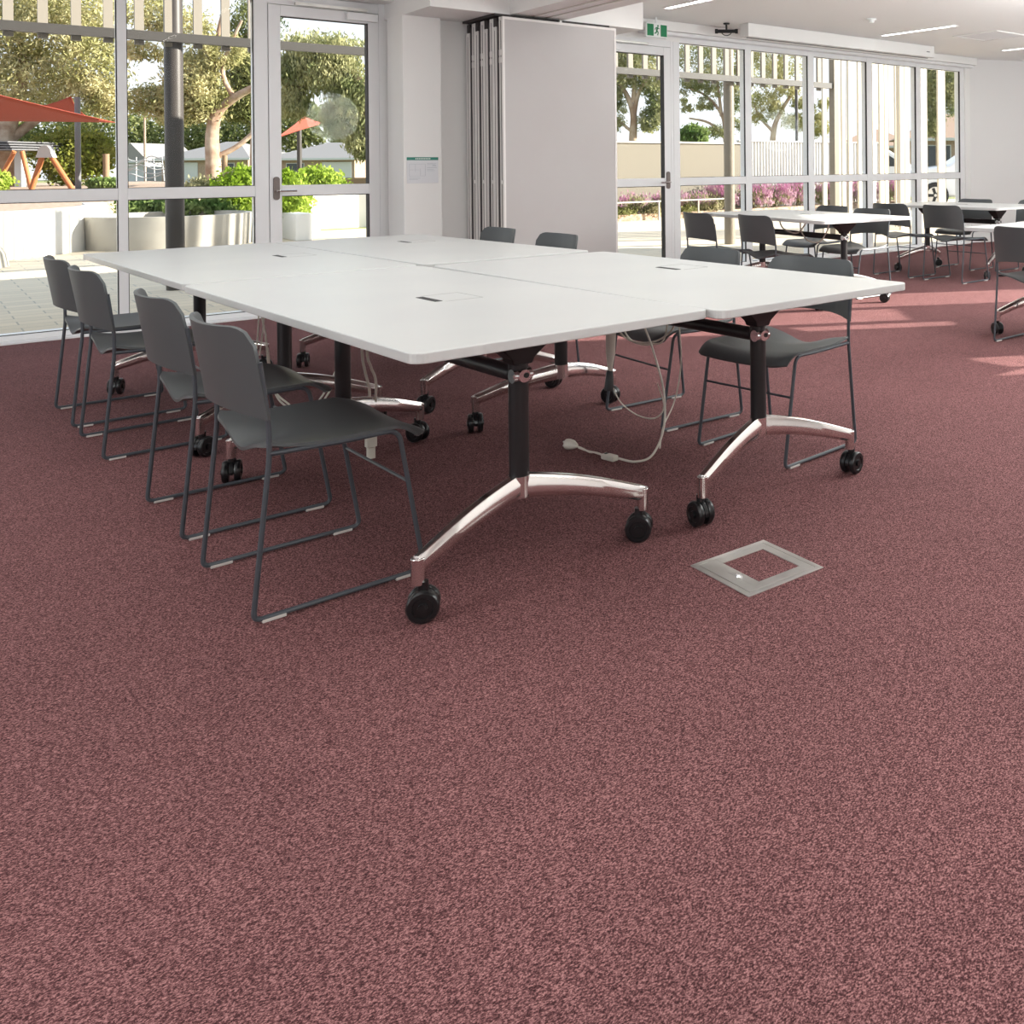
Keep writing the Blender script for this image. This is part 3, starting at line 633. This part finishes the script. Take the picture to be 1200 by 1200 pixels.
for j in range(5):
    a = j/4*PI/2; r = 1.0-.25*(1-math.cos(a)); z = .42*math.sin(a)
    for i in range(28): th = 2*PI*i/28; vs.append((-.55+1.5*r*math.cos(th), 15.05+.75*r*math.sin(th), z-.015))
fs = [(j*28+i, j*28+(i+1) % 28, (j+1)*28+(i+1) % 28, (j+1)*28+i) for j in range(4) for i in range(28)]+[tuple(4*28+i for i in range(28))]
b.add(vs, fs); tag(b.build('concrete_seat', 'concrete', None, True), 'low rounded concrete seat in front of the curved white wall', 'seat')
def planter(u, v, r, h, lab, m='concrete', sy=1.):
    t = empty('round_planter', (u, v, -.015), label=lab, cat='planter'); n = 48; prof = [(r*.98, 0), (r, h), (r-.10, h), (r-.11, h-.08)]; vs = []
    for a_, z in prof:
        for i in range(n): th = 2*PI*i/n; vs.append((a_*math.cos(th), a_*math.sin(th)*sy, z))
    fs = [(j*n+i, j*n+(i+1) % n, (j+1)*n+(i+1) % n, (j+1)*n+i) for j in range(3) for i in range(n)]
    MB().add(vs, fs).build('bowl', m, t, True)
    MB().prism([((r-.10)*math.cos(2*PI*i/n), (r-.10)*math.sin(2*PI*i/n)*sy) for i in range(n)], h-.12, h-.08).build('soil', 'mulch', t)
planter(2.99, 17.3, 1.10, .48, 'large round pale concrete planter outside the left window')
w = MB(); w.box(4.55, 4.80, 16.6, 17.9, -.015, .42); w.box(4.95, 9.2, 19.4, 19.8, -.015, .74); w.box(4.95, 5.3, 17.9, 19.4, -.015, .60); tag(bev(w.build('white_planter_wall', 'render'), .01), 'white rendered stepped planter wall seen through the left door', 'garden wall')

# leaves
def leaves(name, m, parent, blobs, n, size, aspect=.35, droop=.5, loc=None):
    """blobs: (x,y,z,rx,ry,rz,weight); leaf quads gathered in clumps near the blob surfaces"""
    bl = np.array(blobs, float); wts = bl[:, 6]/bl[:, 6].sum(); nc = max(8, n//26)
    ci = rng.choice(len(bl), nc, p=wts); d = rng.normal(size=(nc, 3)); d /= np.linalg.norm(d, axis=1)[:, None]
    rad = rng.uniform(.35, 1., nc)**.6; cc = bl[ci, :3]+d*bl[ci, 3:6]*rad[:, None]
    k = rng.integers(0, nc, n); cs_ = (bl[ci, 3:6].mean(1)*.20)[k]
    p = cc[k]+rng.normal(size=(n, 3))*cs_[:, None]*np.array([1, 1, .8])
    ax = rng.normal(size=(n, 3)); ax[:, 2] -= droop*1.8; ax /= np.linalg.norm(ax, axis=1)[:, None]
    sd = np.cross(ax, rng.normal(size=(n, 3))); sd /= np.linalg.norm(sd, axis=1)[:, None]
    s = size*rng.uniform(.6, 1.35, n)[:, None]; L = ax*s*.5; W = sd*s*aspect*.5
    V = np.stack([p-L, p+W, p+L, p-W], 1).reshape(-1, 3).astype(np.float32)
    me = bpy.data.meshes.new(name); me.vertices.add(4*n); me.vertices.foreach_set('co', V.ravel())
    me.loops.add(4*n); me.loops.foreach_set('vertex_index', np.arange(4*n, dtype=np.int32))
    me.polygons.add(n); me.polygons.foreach_set('loop_start', np.arange(0, 4*n, 4, dtype=np.int32)); me.polygons.foreach_set('loop_total', np.full(n, 4, dtype=np.int32))
    me.materials.append(M[m]); me.update(calc_edges=True); me.validate()
    o = bpy.data.objects.new(name, me); C.objects.link(o)
    if parent: o.parent = parent
    if loc: o.location = loc
    return o
def trunk(parent, segs, m='bark'):
    b = MB()
    for path, r0, r1 in segs:
        P = sp(path, 5); n = len(P); b.tube(P, [r0+(r1-r0)*i/(n-1) for i in range(n)], 9)
    b.build('trunk', m, parent, True)
def tree(px, dist, label, segs, blobs, n, size, leaf, bark='bark', z0=0., aspect=.32, droop=.5, rz=None, name='gum_tree'):
    """local frame: x to the right as seen from the room, y away"""
    x, y, z = spot(px, dist, z0); t = empty(name, (x, y, z), math.atan2(R.y, R.x), label=label, cat='tree')
    trunk(t, segs, bark); leaves('foliage', leaf, t, blobs, n, size, aspect, droop); return t
def k2(px, y, dist, c): return ((px-c)*dist/f, (200-y)*dist/f+H)   # local x and height for a far pixel
def T(px, dist, label, brs, bls, n, size, leaf, **kw):
    segs = []
    for pts, r0, r1 in brs: segs.append(([(k2(a, b, dist, px)[0], dy, max(0, k2(a, b, dist, px)[1])) if b < 900 else (k2(a, 0, dist, px)[0], dy, -.1) for a, b, dy in pts], r0, r1))
    blobs = []
    for a, b, rx, rz_, w in bls: X, Z = k2(a, b, dist, px); s = dist/f; blobs.append((X, 0, Z, rx*s, rx*s*.8, rz_*s, w))
    return tree(px, dist, label, segs, blobs, n, size, leaf, **kw)

T(20, 36, 'pale broad gum tree filling the left window above the red sail', [([(10, 999, 0), (8, 160, 0), (15, 110, .3), (30, 60, 0)], .35, .15), ([(8, 165, 0), (40, 120, 1), (80, 80, 1)], .2, .08), ([(8, 150, 0), (-20, 100, 0), (-40, 60, 0)], .2, .1)],
  [(-20, 50, 60, 50, 2), (60, 35, 60, 40, 2), (25, 95, 60, 28, 2), (108, 75, 36, 42, 1.6), (90, 5, 60, 35, 1.4), (125, 115, 26, 22, .8), (0, 0, 70, 30, 1)], 36100, 0.177, 'gum')
T(250, 31, 'forked gum tree with an orange brown trunk beside the dark column', [([(250, 999, 0), (250, 195, 0), (249, 158, 0), (256, 132, 0), (275, 116, 0), (305, 100, 0)], .26, .10), ([(249, 160, 0), (243, 120, .3), (252, 70, 0), (262, 20, 0)], .16, .06), ([(251, 186, 0), (272, 172, .3), (296, 148, .5), (310, 135, .5)], .10, .05), ([(275, 116, 0), (262, 80, 0), (285, 25, 0)], .09, .04)],
  [(228, 88, 30, 30, 2), (205, 125, 26, 24, 1.2), (240, 118, 26, 24, 1.6), (262, 60, 24, 20, .9), (215, 30, 34, 22, .8), (176, 118, 22, 18, .7), (188, 20, 30, 25, .8), (170, 60, 24, 12, .5)], 22800, 0.150, 'gum')
T(300, 38, 'dark gum tree behind the forked gum', [([(300, 999, 0), (302, 150, 0), (296, 100, 0), (290, 40, 0)], .3, .12)],
  [(292, 85, 24, 30, 1.6), (285, 125, 26, 20, 1.3), (300, 30, 30, 30, .8), (215, 130, 24, 16, .6)], 19000, 0.163, 'dkleaf')
T(390, 26, 'weeping grey green gum tree seen through the left door', [([(440, 999, 0), (438, 160, 0), (430, 110, 0), (405, 80, 0)], .25, .1), ([(432, 120, 0), (395, 100, 0), (350, 95, 0)], .1, .04)],
  [(345, 88, 24, 22, 1.3), (385, 85, 34, 28, 2), (418, 120, 26, 34, 2), (402, 140, 22, 22, 1.2), (424, 168, 16, 22, 1), (345, 122, 18, 20, .9), (380, 60, 50, 14, 1)], 28500, 0.136, 'gum2', droop=1.2)
T(88, 37, 'rounded olive green tree behind the swing frame', [([(88, 999, 0), (88, 190, 0), (85, 170, 0)], .14, .06)], [(88, 182, 36, 30, 2), (62, 176, 20, 22, .8), (112, 180, 18, 22, .8)], 14000, .15, 'olive', bark='barkd', aspect=.5, droop=-.2, name='round_tree')
T(60, 125, 'band of dark trees far behind the playground', [([(60, 999, 0), (60, 150, 0)], .4, .2)], [(-10, 165, 60, 28, 1), (50, 145, 60, 30, 1), (130, 155, 50, 32, 1), (200, 165, 50, 26, 1), (280, 160, 50, 24, 1), (350, 150, 40, 26, 1), (420, 175, 30, 22, .6), (-60, 140, 60, 40, 1)], 30400, 0.544, 'dkleaf', bark='barkd', aspect=.5, name='tree_belt')
T(742, 31, 'forked gum tree in the right door glass above the beige wall', [([(742, 999, 0), (742, 172, 0), (743, 140, 0), (736, 118, 0), (722, 95, 0)], .16, .06), ([(743, 142, 0), (750, 112, 0), (768, 86, 0)], .09, .04), ([(742, 160, 0), (730, 150, 0), (718, 138, 0)], .06, .03), ([(743, 125, 0), (745, 90, 0), (742, 60, 0)], .09, .04)],
  [(740, 75, 34, 18, 1.5), (722, 118, 12, 14, .7), (770, 128, 12, 14, .7), (733, 92, 26, 16, 1.6), (764, 100, 20, 18, 1.2), (724, 140, 10, 20, .5), (762, 148, 14, 16, .8), (748, 60, 40, 14, 1.4), (700, 80, 20, 30, .8)], 17100, 0.122, 'gum2')
T(848, 35, 'slender branching gum left of the taupe column', [([(850, 999, 0), (850, 168, 0), (846, 140, 0), (828, 118, 0), (806, 108, 0)], .09, .03), ([(850, 165, 0), (852, 130, 0), (866, 104, 0), (878, 78, 0)], .11, .04), ([(850, 168, 0), (832, 150, 0), (808, 144, 0)], .07, .03), ([(846, 142, 0), (842, 105, 0), (838, 70, 0)], .07, .03)],
  [(800, 118, 10, 8, .4), (828, 128, 12, 8, .4), (862, 130, 14, 9, .5), (836, 88, 24, 10, .9), (870, 92, 16, 12, .7), (840, 160, 18, 6, .4), (816, 102, 20, 10, 1), (840, 112, 14, 10, .5), (868, 112, 16, 12, .8), (812, 70, 26, 16, 1), (850, 62, 34, 14, 1.2), (866, 150, 12, 9, .4), (806, 132, 8, 6, .2)], 12350, 0.122, 'gum2')
T(916, 38, 'sunlit yellow green gum right of the taupe column', [([(905, 999, 0), (906, 168, 0), (914, 140, 0), (932, 112, 0)], .16, .05), ([(906, 160, 0), (892, 145, 0), (884, 128, 0)], .08, .03)],
  [(890, 145, 10, 8, .4), (910, 138, 14, 8, .5), (938, 128, 12, 8, .5), (922, 88, 24, 10, .8), (905, 100, 20, 9, .7), (956, 140, 12, 9, .5), (898, 124, 18, 13, 1.2), (924, 112, 16, 9, .7), (932, 150, 18, 10, 1), (900, 80, 26, 13, 1), (926, 62, 28, 13, 1), (960, 155, 14, 12, .7), (968, 128, 8, 8, .3), (886, 62, 18, 12, .6)], 14250, 0.129, 'gum')
T(1100, 42, 'tall dark gum between the rightmost battens', [([(1102, 999, 0), (1102, 180, 0), (1098, 120, 0), (1100, 70, 0)], .25, .1)], [(1098, 110, 16, 28, 1.6), (1092, 150, 12, 20, 1), (1116, 110, 14, 34, 1.2), (1085, 95, 9, 14, .4)], 17100, 0.150, 'gum2')
T(814, 27, 'small round green tree above the beige wall', [([(814, 999, 0), (814, 170, 0)], .08, .05)], [(814, 166, 15, 13, 1)], 3000, .13, 'midgreen', aspect=.5, name='round_tree')
def shrub(px, dist, z0, blobs, n, size, m, lab, aspect=.5, droop=-.6, name='shrub', grp=None, flowers=None):
    x, y, z = spot(px, dist, z0); t = empty(name, (x, y, z), math.atan2(R.y, R.x), label=lab, cat='shrub', group=grp)
    st = MB()
    for b in blobs[:3]: st.tube([(b[0]*.3, b[1]*.3, -.04), (b[0], b[1], max(.05, b[2]))], [.02, .008], 6)
    st.build('stems', 'barkd', t); leaves('foliage', m, t, blobs, n, size, aspect, droop)
    if flowers: leaves('flowers', 'pink', t, flowers[0], flowers[1], flowers[2], .28, -1.6)
    return t
shrub(178, 16.1, .36, [(-.2, 0, .14, .38, .4, .16, 1), (.2, .3, .14, .3, .4, .14, 1)], 2600, .09, 'midgreen', 'leafy green shrub in the round planter left of the dark column')
shrub(228, 15.6, .36, [(-.08, 0, .14, .30, .4, .15, 1), (.2, .2, .12, .25, .4, .14, .8)], 2200, .09, 'midgreen', 'leafy green shrub in the round planter right of the dark column')
shrub(283, 16.5, 0, [(0, 0, .75, .36, .5, .38, 2), (-.15, 0, .45, .35, .4, .3, 1), (.1, 0, 1.0, .24, .3, .2, .8)], 5200, .085, 'lime', 'bright lime shrub standing right of the round planter')
shrub(337, 15.8, 0, [(0, 0, .72, .26, .4, .36, 2), (-.1, 0, .95, .22, .3, .2, .8), (.12, .1, .6, .2, .3, .3, .8)], 3600, .085, 'lime', 'bright lime shrub at the left edge of the left door glass')
shrub(374, 19.6, .45, [(0, 0, .38, .42, .45, .30, 2), (.30, 0, .25, .3, .4, .2, 1), (-.2, 0, .5, .2, .3, .2, .6)], 4000, .10, 'lime', 'bright lime shrub on the white planter wall behind the left door')
shrub(-4, 26, .57, [(0, 0, .3, .32, .4, .28, 1)], 1500, .12, 'lime', 'pale shrub at the left edge under the swing beam')
shrub(122, 28, .57, [(0, 0, .15, .4, .4, .15, 1)], 2200, .12, 'midgreen', 'low hedge between the playground pole and the window mullion')
shrub(290, 24, .3, [(0, 0, .55, .6, .4, .35, 1), (-1., 0, .35, .7, .4, .25, 1)], 2600, .12, 'sage', 'grey green bushes below the grey roofed house')
# playground
def lp(px, y, dist, c): X, Z = k2(px, y, dist, c); return X, Z
t = empty('swing_frame', spot(60, 29.5), math.atan2(R.y, R.x), label='orange timber A-frame with a rounded white cap in the playground', cat='swing')
for px in (37, 84):
    X, Z = lp(px, 222, 30, 60); X2, Z2 = lp(54+(px > 60)*4-2, 176, 30, 60); X -= (X2-X)*.02
    MB().tube([(X, 0, .55), (X2, 0, Z2)], .075, 10).build('leg', 'orange', t, True)
X, Z = lp(54.5, 184, 30, 60); n = 14
MB().vprism([(X-.27, Z), (X+.27, Z)]+[(X+.20*math.cos(PI*k/n), Z+.18+.20*math.sin(PI*k/n)) for k in range(n+1)], -.09, .09).build('cap', 'whitep', t)
t = empty('swing_frame', spot(20, 33), math.atan2(R.y, R.x), label='brown timber A-frame under the dark slatted shelter at the far left', cat='swing')
for px, y0 in ((-6, 212), (36, 212)):
    X, Z = lp(px, y0, 33, 20); X2, Z2 = lp(17+(px > 10)*9, 176, 33, 20); MB().tube([(X, 0, .55), (X2, 0, Z2)], .07, 10).build('leg', 'orange', t, True)
t = empty('shelter', spot(0, 35), math.atan2(R.y, R.x), label='dark slatted picnic shelter roof on a white post at the far left', cat='shelter')
X, Z = lp(36, 165, 35, 0); b = MB()
for k in range(4): b.box(-3, X+.05*k, -1, 1.5, Z-.09*k-.05, Z-.09*k)
b.build('roof_slats', 'greymetal', t); X, Z = lp(23.5, 178, 35, 0); MB().box(X-.13, X+.13, -.1, .1, .5, Z+.15).build('post', 'whitep', t)
def pole(px, ytop, dist, r, m, lab, z0=.55, name='pole'):
    x, y, z = spot(px, dist); zt = H+(200-ytop)*dist/f; tag(MB().cyl((x, y, z0), (x, y, zt), r).build(name, m, None, True), lab, 'pole')
pole(91.5, 113, 30.5, .08, 'greymetal', 'dark grey shade sail pole in the playground', name='sail_pole')
pole(351, 137, 36, .085, 'column', 'dark shade sail pole seen through the left door', 0, name='sail_pole')
pole(170, 138, 50, .055, 'brick', 'thin pale pole left of the dark column', 0)
pole(934, 106, 30, .05, 'column', 'thin dark lamp pole above the white fence', 0, name='lamp_pole')
pole(263.5, 183, 29, .07, 'timber', 'short brown timber post below the gum trunk', 0, name='timber_post')
pole(124.5, 180, 29, .085, 'timber', 'short brown timber post left of the window mullion', .5, name='timber_post')
def sail(cs_, lab, cu=.10):
    """triangular cloth between three corners given as direction, height in the view and distance; edges curve inward"""
    P = []
    for px, y, dist in cs_: q = spot(px, dist); P.append(Vector((q[0], q[1], H+(200-y)*dist/f)))
    G = (P[0]+P[1]+P[2])/3; n = 12; idx = {}; vs = []; fs = []
    for i in range(n+1):
        for j in range(n+1-i):
            a, b = i/n, j/n; c = 1-a-b; p = P[0]*a+P[1]*b+P[2]*c; e = 4*(a*b+b*c+c*a)-9*a*b*c*1.2
            idx[i, j] = len(vs); vs.append(p.lerp(G, cu*max(0, e)) if a*b*c < 1e-9 else p.lerp(G, cu*.5*max(0, e)))
    for i in range(n):
        for j in range(n-i):
            fs.append((idx[i, j], idx[i+1, j], idx[i, j+1]))
            if i+j < n-1: fs.append((idx[i+1, j], idx[i+1, j+1], idx[i, j+1]))
    b = MB(); b.add(vs, fs); o = b.build('shade_sail', 'sail', None, True); sm = o.modifiers.new('thickness', 'SOLIDIFY'); sm.thickness = .012; tag(o, lab, 'shade sail')
sail([(-110, 80, 22), (136, 143, 29), (-90, 140, 33)], 'large dark red shade sail reaching in from the left edge', .06)
sail([(30, 126, 34), (84, 112, 30.6), (108, 140, 33)], 'smaller bright red shade sail behind the large one', .2)
sail([(322, 164, 34), (357, 138, 36), (380, 146, 38)], 'dark red shade sail on the pole behind the left door', .1)
t = empty('climbing_net', spot(170, 31), math.atan2(R.y, R.x), label='white rope climbing net in the playground left of the dark column', cat='climbing net')
b = MB()
for k in range(5):
    y0 = 186+k*5; pts = [(*lp(148+q*9, y0+3*math.sin(q*1.4+k), 31, 170),) for q in range(6)]; b.tube(sp([(x, .1*math.sin(i+k), z) for i, (x, z) in enumerate(pts)], 3), .018, 5)
b.build('net_ropes', 'whitep', t, True); b = MB()
for k in range(5):
    a_ = lp(150+k*10, 184, 31, 170); c_ = lp(146+k*11, 212, 31, 170); b.tube([(a_[0], 0, a_[1]), (c_[0], .1, c_[1])], .018, 5)
b.build('net_uprights', 'whitep', t, True)
b = MB(); x, y, z = spot(415, 30); b.box(-1.1, 1.4, -.1, .1, 0, .85); o = b.build('timber_retaining_wall', 'timber', None, False, (x, y, 0)); o.rotation_euler = (0, 0, math.atan2(R.y, R.x)); tag(o, 'brown timber retaining wall seen at the right of the left door glass', 'garden wall')
# houses
def house(px, dist, w_, dp, ev, rg, wallm, roofm, lab, garage=0, wins=(), rot=0., gable=False):
    x, y, z = spot(px, dist); t = empty('house', (x, y, 0), math.atan2(R.y, R.x)+rot, label=lab, cat='house')
    MB().box(-w_/2, w_/2, 0, dp, -.1, ev).build('walls', wallm, t); o_ = .45
    vs = [(-w_/2-o_, -o_, ev), (w_/2+o_, -o_, ev), (w_/2+o_, dp+o_, ev), (-w_/2-o_, dp+o_, ev)]; i = 0 if gable else min(w_, dp)*.42
    if gable: vs += [(0, -o_, rg), (0, dp+o_, rg)]; fs = [(0, 1, 4), (1, 2, 5, 4), (2, 3, 5), (3, 0, 4, 5), (3, 2, 1, 0)]
    else: vs += [(-w_/2+i, dp/2, rg), (w_/2-i, dp/2, rg)]; fs = [(0, 1, 5, 4), (1, 2, 5), (2, 3, 4, 5), (3, 0, 4), (3, 2, 1, 0)]
    MB().add(vs, fs).build('roof', roofm, t); MB().box(-w_/2-o_, w_/2+o_, -o_-.08, -o_, ev-.16, ev+.02).build('gutter', 'whitep', t)
    if garage: MB().box(garage-1.3, garage+1.3, -.06, -.002, -.1, ev-.35).build('garage_door', 'whitep', t)
    for a_ in wins: fr = MB().box(a_-.8, a_+.8, -.05, -.002, .9, ev-.4).build('window', 'whitep', t); MB().box(a_-.74, a_+.74, -.06, -.051, .96, ev-.46).build('pane', 'dark', fr)
    return t
house(240, 82, 7.5, 8, 2.15, 3.7, 'brick', 'roof', 'tan house with grey hipped roof behind the forked gum', -1.9, (1.8,))
house(296, 108, 8.5, 8, 2.1, 3.3, 'brick', 'roof', 'tan house with grey roof left of the left door', 0, (-2, 2))
house(366, 84, 7.5, 8, 2.1, 3.6, 'brick', 'roof', 'pale house with grey hipped roof seen through the left door', 2.2, (-1.5,))
house(326, 140, 9, 8, 3.6, 5.2, 'greymetal', 'roof', 'taller grey house far behind the left door', 0, (0,))
house(157, 84, 2.2, 6, 2.0, 3.6, 'whitep', 'roof', 'small white gabled cottage left of the dark column', 0, (), 0, True)
house(1028, 76, 6, 8, 2.6, 4.1, 'brick', 'brick2', 'tan brick house behind the battens at the right', 0, (-.6,))
house(1128, 58, 7, 8, 2.7, 4.4, 'brick', 'brick2', 'brown roofed brick house behind the parked car', 0, (-1.5, 1.2))
def car(px, dist, lab, flip=1, L=4.5):
    x, y, z = spot(px, dist); t = empty('parked_car', (x, y, -.012), math.atan2(R.y, R.x)+(0 if flip > 0 else PI), label=lab, cat='car')
    pf = [(-2.2, .30), (-2.25, .75), (-2.05, 1.0), (-1.95, 1.45), (-1.6, 1.66), (.2, 1.66), (1.0, 1.12), (1.95, 1.0), (2.2, .75), (2.22, .30)]
    bd = MB().vprism(pf, -.86, .86); bev(bd.build('body', 'carpaint', t), .07, 3)
    for sy in (-1, 1):
        y0, y1 = sorted((sy*.855, sy*.868))
        for poly in ([(-1.8, 1.08), (-1.72, 1.48), (-.95, 1.52), (-.95, 1.08)], [(-.87, 1.08), (-.87, 1.52), (.12, 1.52), (.12, 1.08)], [(.2, 1.08), (.2, 1.49), (.78, 1.1), (.78, 1.08)]): MB().vprism(poly, y0, y1).build('window', 'dark', t)
        for wx in (-1.4, 1.38):
            w_ = MB(); w_.cyl((wx, sy*.70, .34), (wx, sy*.885, .34), .34, seg=28); wo = w_.build('wheel', 'tyre', t, True)
            h = MB(); h.cyl((wx, sy*.885, .34), (wx, sy*.892, .34), .22, seg=24); h.build('hub_cap', 'steel', wo, True)
            h = MB()
            for q in range(5): a = 2*PI*q/5; h.vprism([(wx+.05*math.cos(a-.8), .34+.05*math.sin(a-.8)), (wx+.2*math.cos(a-.2), .34+.2*math.sin(a-.2)), (wx+.2*math.cos(a+.2), .34+.2*math.sin(a+.2)), (wx+.05*math.cos(a+.8), .34+.05*math.sin(a+.8))], *sorted((sy*.8921, sy*.896)))
            h.build('hub_holes', 'tyre', wo)
    MB().box(2.14, 2.23, -.6, -.35, .68, .8).build('headlight', 'chrome', t)
    return t
car(1152, 25, 'white parked car with a spoked wheel behind the rightmost battens', -1)
car(1028, 30, 'white parked car half hidden behind the middle battens of the right screen')
# right garden
struct(MB().box(8.6, 15.1, 18.0, 18.2, -.015, 1.66).build('wall_garden', 'beige')); MB_ = MB().box(8.5, 15.15, 17.96, 18.24, 1.661, 1.70); struct(MB_.build('trim_11', 'batten'))
b = MB(); n = 110
pv = []
for i in range(n): u = 15.2+i*.05; pv += [(u, 18.4-(.035 if i % 2 else 0)), (u+.03, 18.4-(.035 if i % 2 else 0))]
vs = [(x, y, -.015) for x, y in pv]+[(x, y, 1.74) for x, y in pv]+[(x, y+.03, -.015) for x, y in pv]+[(x, y+.03, 1.74) for x, y in pv]; m_ = len(pv)
fs = []
for i in range(m_-1): fs += [(i, i+1, m_+i+1, m_+i), (2*m_+i+1, 2*m_+i, 3*m_+i, 3*m_+i+1), (m_+i, m_+i+1, 3*m_+i+1, 3*m_+i)]
b.add(vs, fs); t = b.build('ribbed_fence', 'fence'); tag(t, 'white ribbed metal fence behind the pink flowers', 'fence')
MB().box(15.2, 20.7, 18.34, 18.46, 1.741, 1.77).build('capping', 'fence', t)
t = empty('garden_ledge', (0, 0, 0), label='white ledge on thin posts along the front of the flower bed by the right door', cat='garden ledge')
MB().box(9.0, 13.6, 16.75, 17.0, .37, .395).build('ledge', 'concrete', t)
for u in (9.6, 10.6, 11.65, 12.7, 13.5): MB().box(u, u+.03, 16.76, 16.79, -.015, .37).build('post', 'concrete', t)
b = MB().box(8.8, 21, 16.95, 17.0, -.015, .12); b.box(8.8, 21, 17.0, 17.96, -.015, .10); struct(b.build('garden_bed', 'mulch'))
for i in range(6):
    u = 9.5+i*.75; t = empty('ground_cover', (u, 16.88+.30, .1), label='low %s plant under the white ledge of the flower bed' % ('green', 'dull reddish green')[i % 2], cat='shrub', group='low plants under the ledge')
    leaves('foliage', 'sage' if i % 2 else 'dkleaf', t, [(0, -.1, .08, .36, .2, .10, 1)], 900, .06, .5, -.4); MB().cyl((0, 0, -.05), (0, 0, .08), .01).build('stems', 'barkd', t)
for i in range(13):
    u = 9.8+i*.83; big = u > 13.2; h = .50 if big else .34; y = 17.45+.12*(i % 3-1)
    lab = ('pink flowering %s bush in front of the white ribbed fence' if u > 15 else 'pink flowering %s bush in front of the beige wall') % ('sage' if i % 2 else 'lavender')
    t = empty('flowering_shrub', (u, y, .1), 0, label=lab, cat='flowering shrub', group='pink flowering shrubs in the garden bed')
    MB().tube([(0, 0, -.04), (0, 0, h*.6)], [.02, .01], 6).build('stems', 'barkd', t)
    leaves('foliage', 'sage', t, [(0, 0, h*.55, .42, .3, h*.5, 1)], 1500, .08, .3, -1.4)
    leaves('flowers', 'pink', t, [(0, -.05, h*.95, .45, .3, h*.38, 1), (.1, -.25, h*.5, .3, .12, h*.4, .5)], 1150 if big else 520, .075, .28, -2)

# ------------------------------------------------------------------ light
wd = bpy.data.worlds.new('world'); bpy.context.scene.world = wd; wd.use_nodes = True; nt = wd.node_tree
bg = nt.nodes['Background']; tc = nt.nodes.new('ShaderNodeTexCoord'); sx = nt.nodes.new('ShaderNodeSeparateXYZ'); rp = nt.nodes.new('ShaderNodeValToRGB')
nt.links.new(tc.outputs['Generated'], sx.inputs[0]); nt.links.new(sx.outputs['Z'], rp.inputs[0])
rp.color_ramp.elements[0].position = 0; rp.color_ramp.elements[0].color = (.93, .96, 1, 1); rp.color_ramp.elements[1].position = .7; rp.color_ramp.elements[1].color = (.66, .80, 1, 1)
nt.links.new(rp.outputs[0], bg.inputs[0]); bg.inputs[1].default_value = 1.0
sd = bpy.data.lights.new('sun', 'SUN'); sd.energy = 12.5; sd.color = (1, .93, .82); sd.angle = .009
so = bpy.data.objects.new('sun', sd); C.objects.link(so); el = math.radians(20)
dv = Vector((.84*math.cos(el), -.543*math.cos(el), math.sin(el))); so.rotation_euler = dv.to_track_quat('Z', 'Y').to_euler()
vs_ = bpy.context.scene.view_settings; vs_.view_transform = 'Standard'; vs_.look = 'None'; vs_.gamma = 1; vs_.use_curve_mapping = False; vs_.exposure = .43
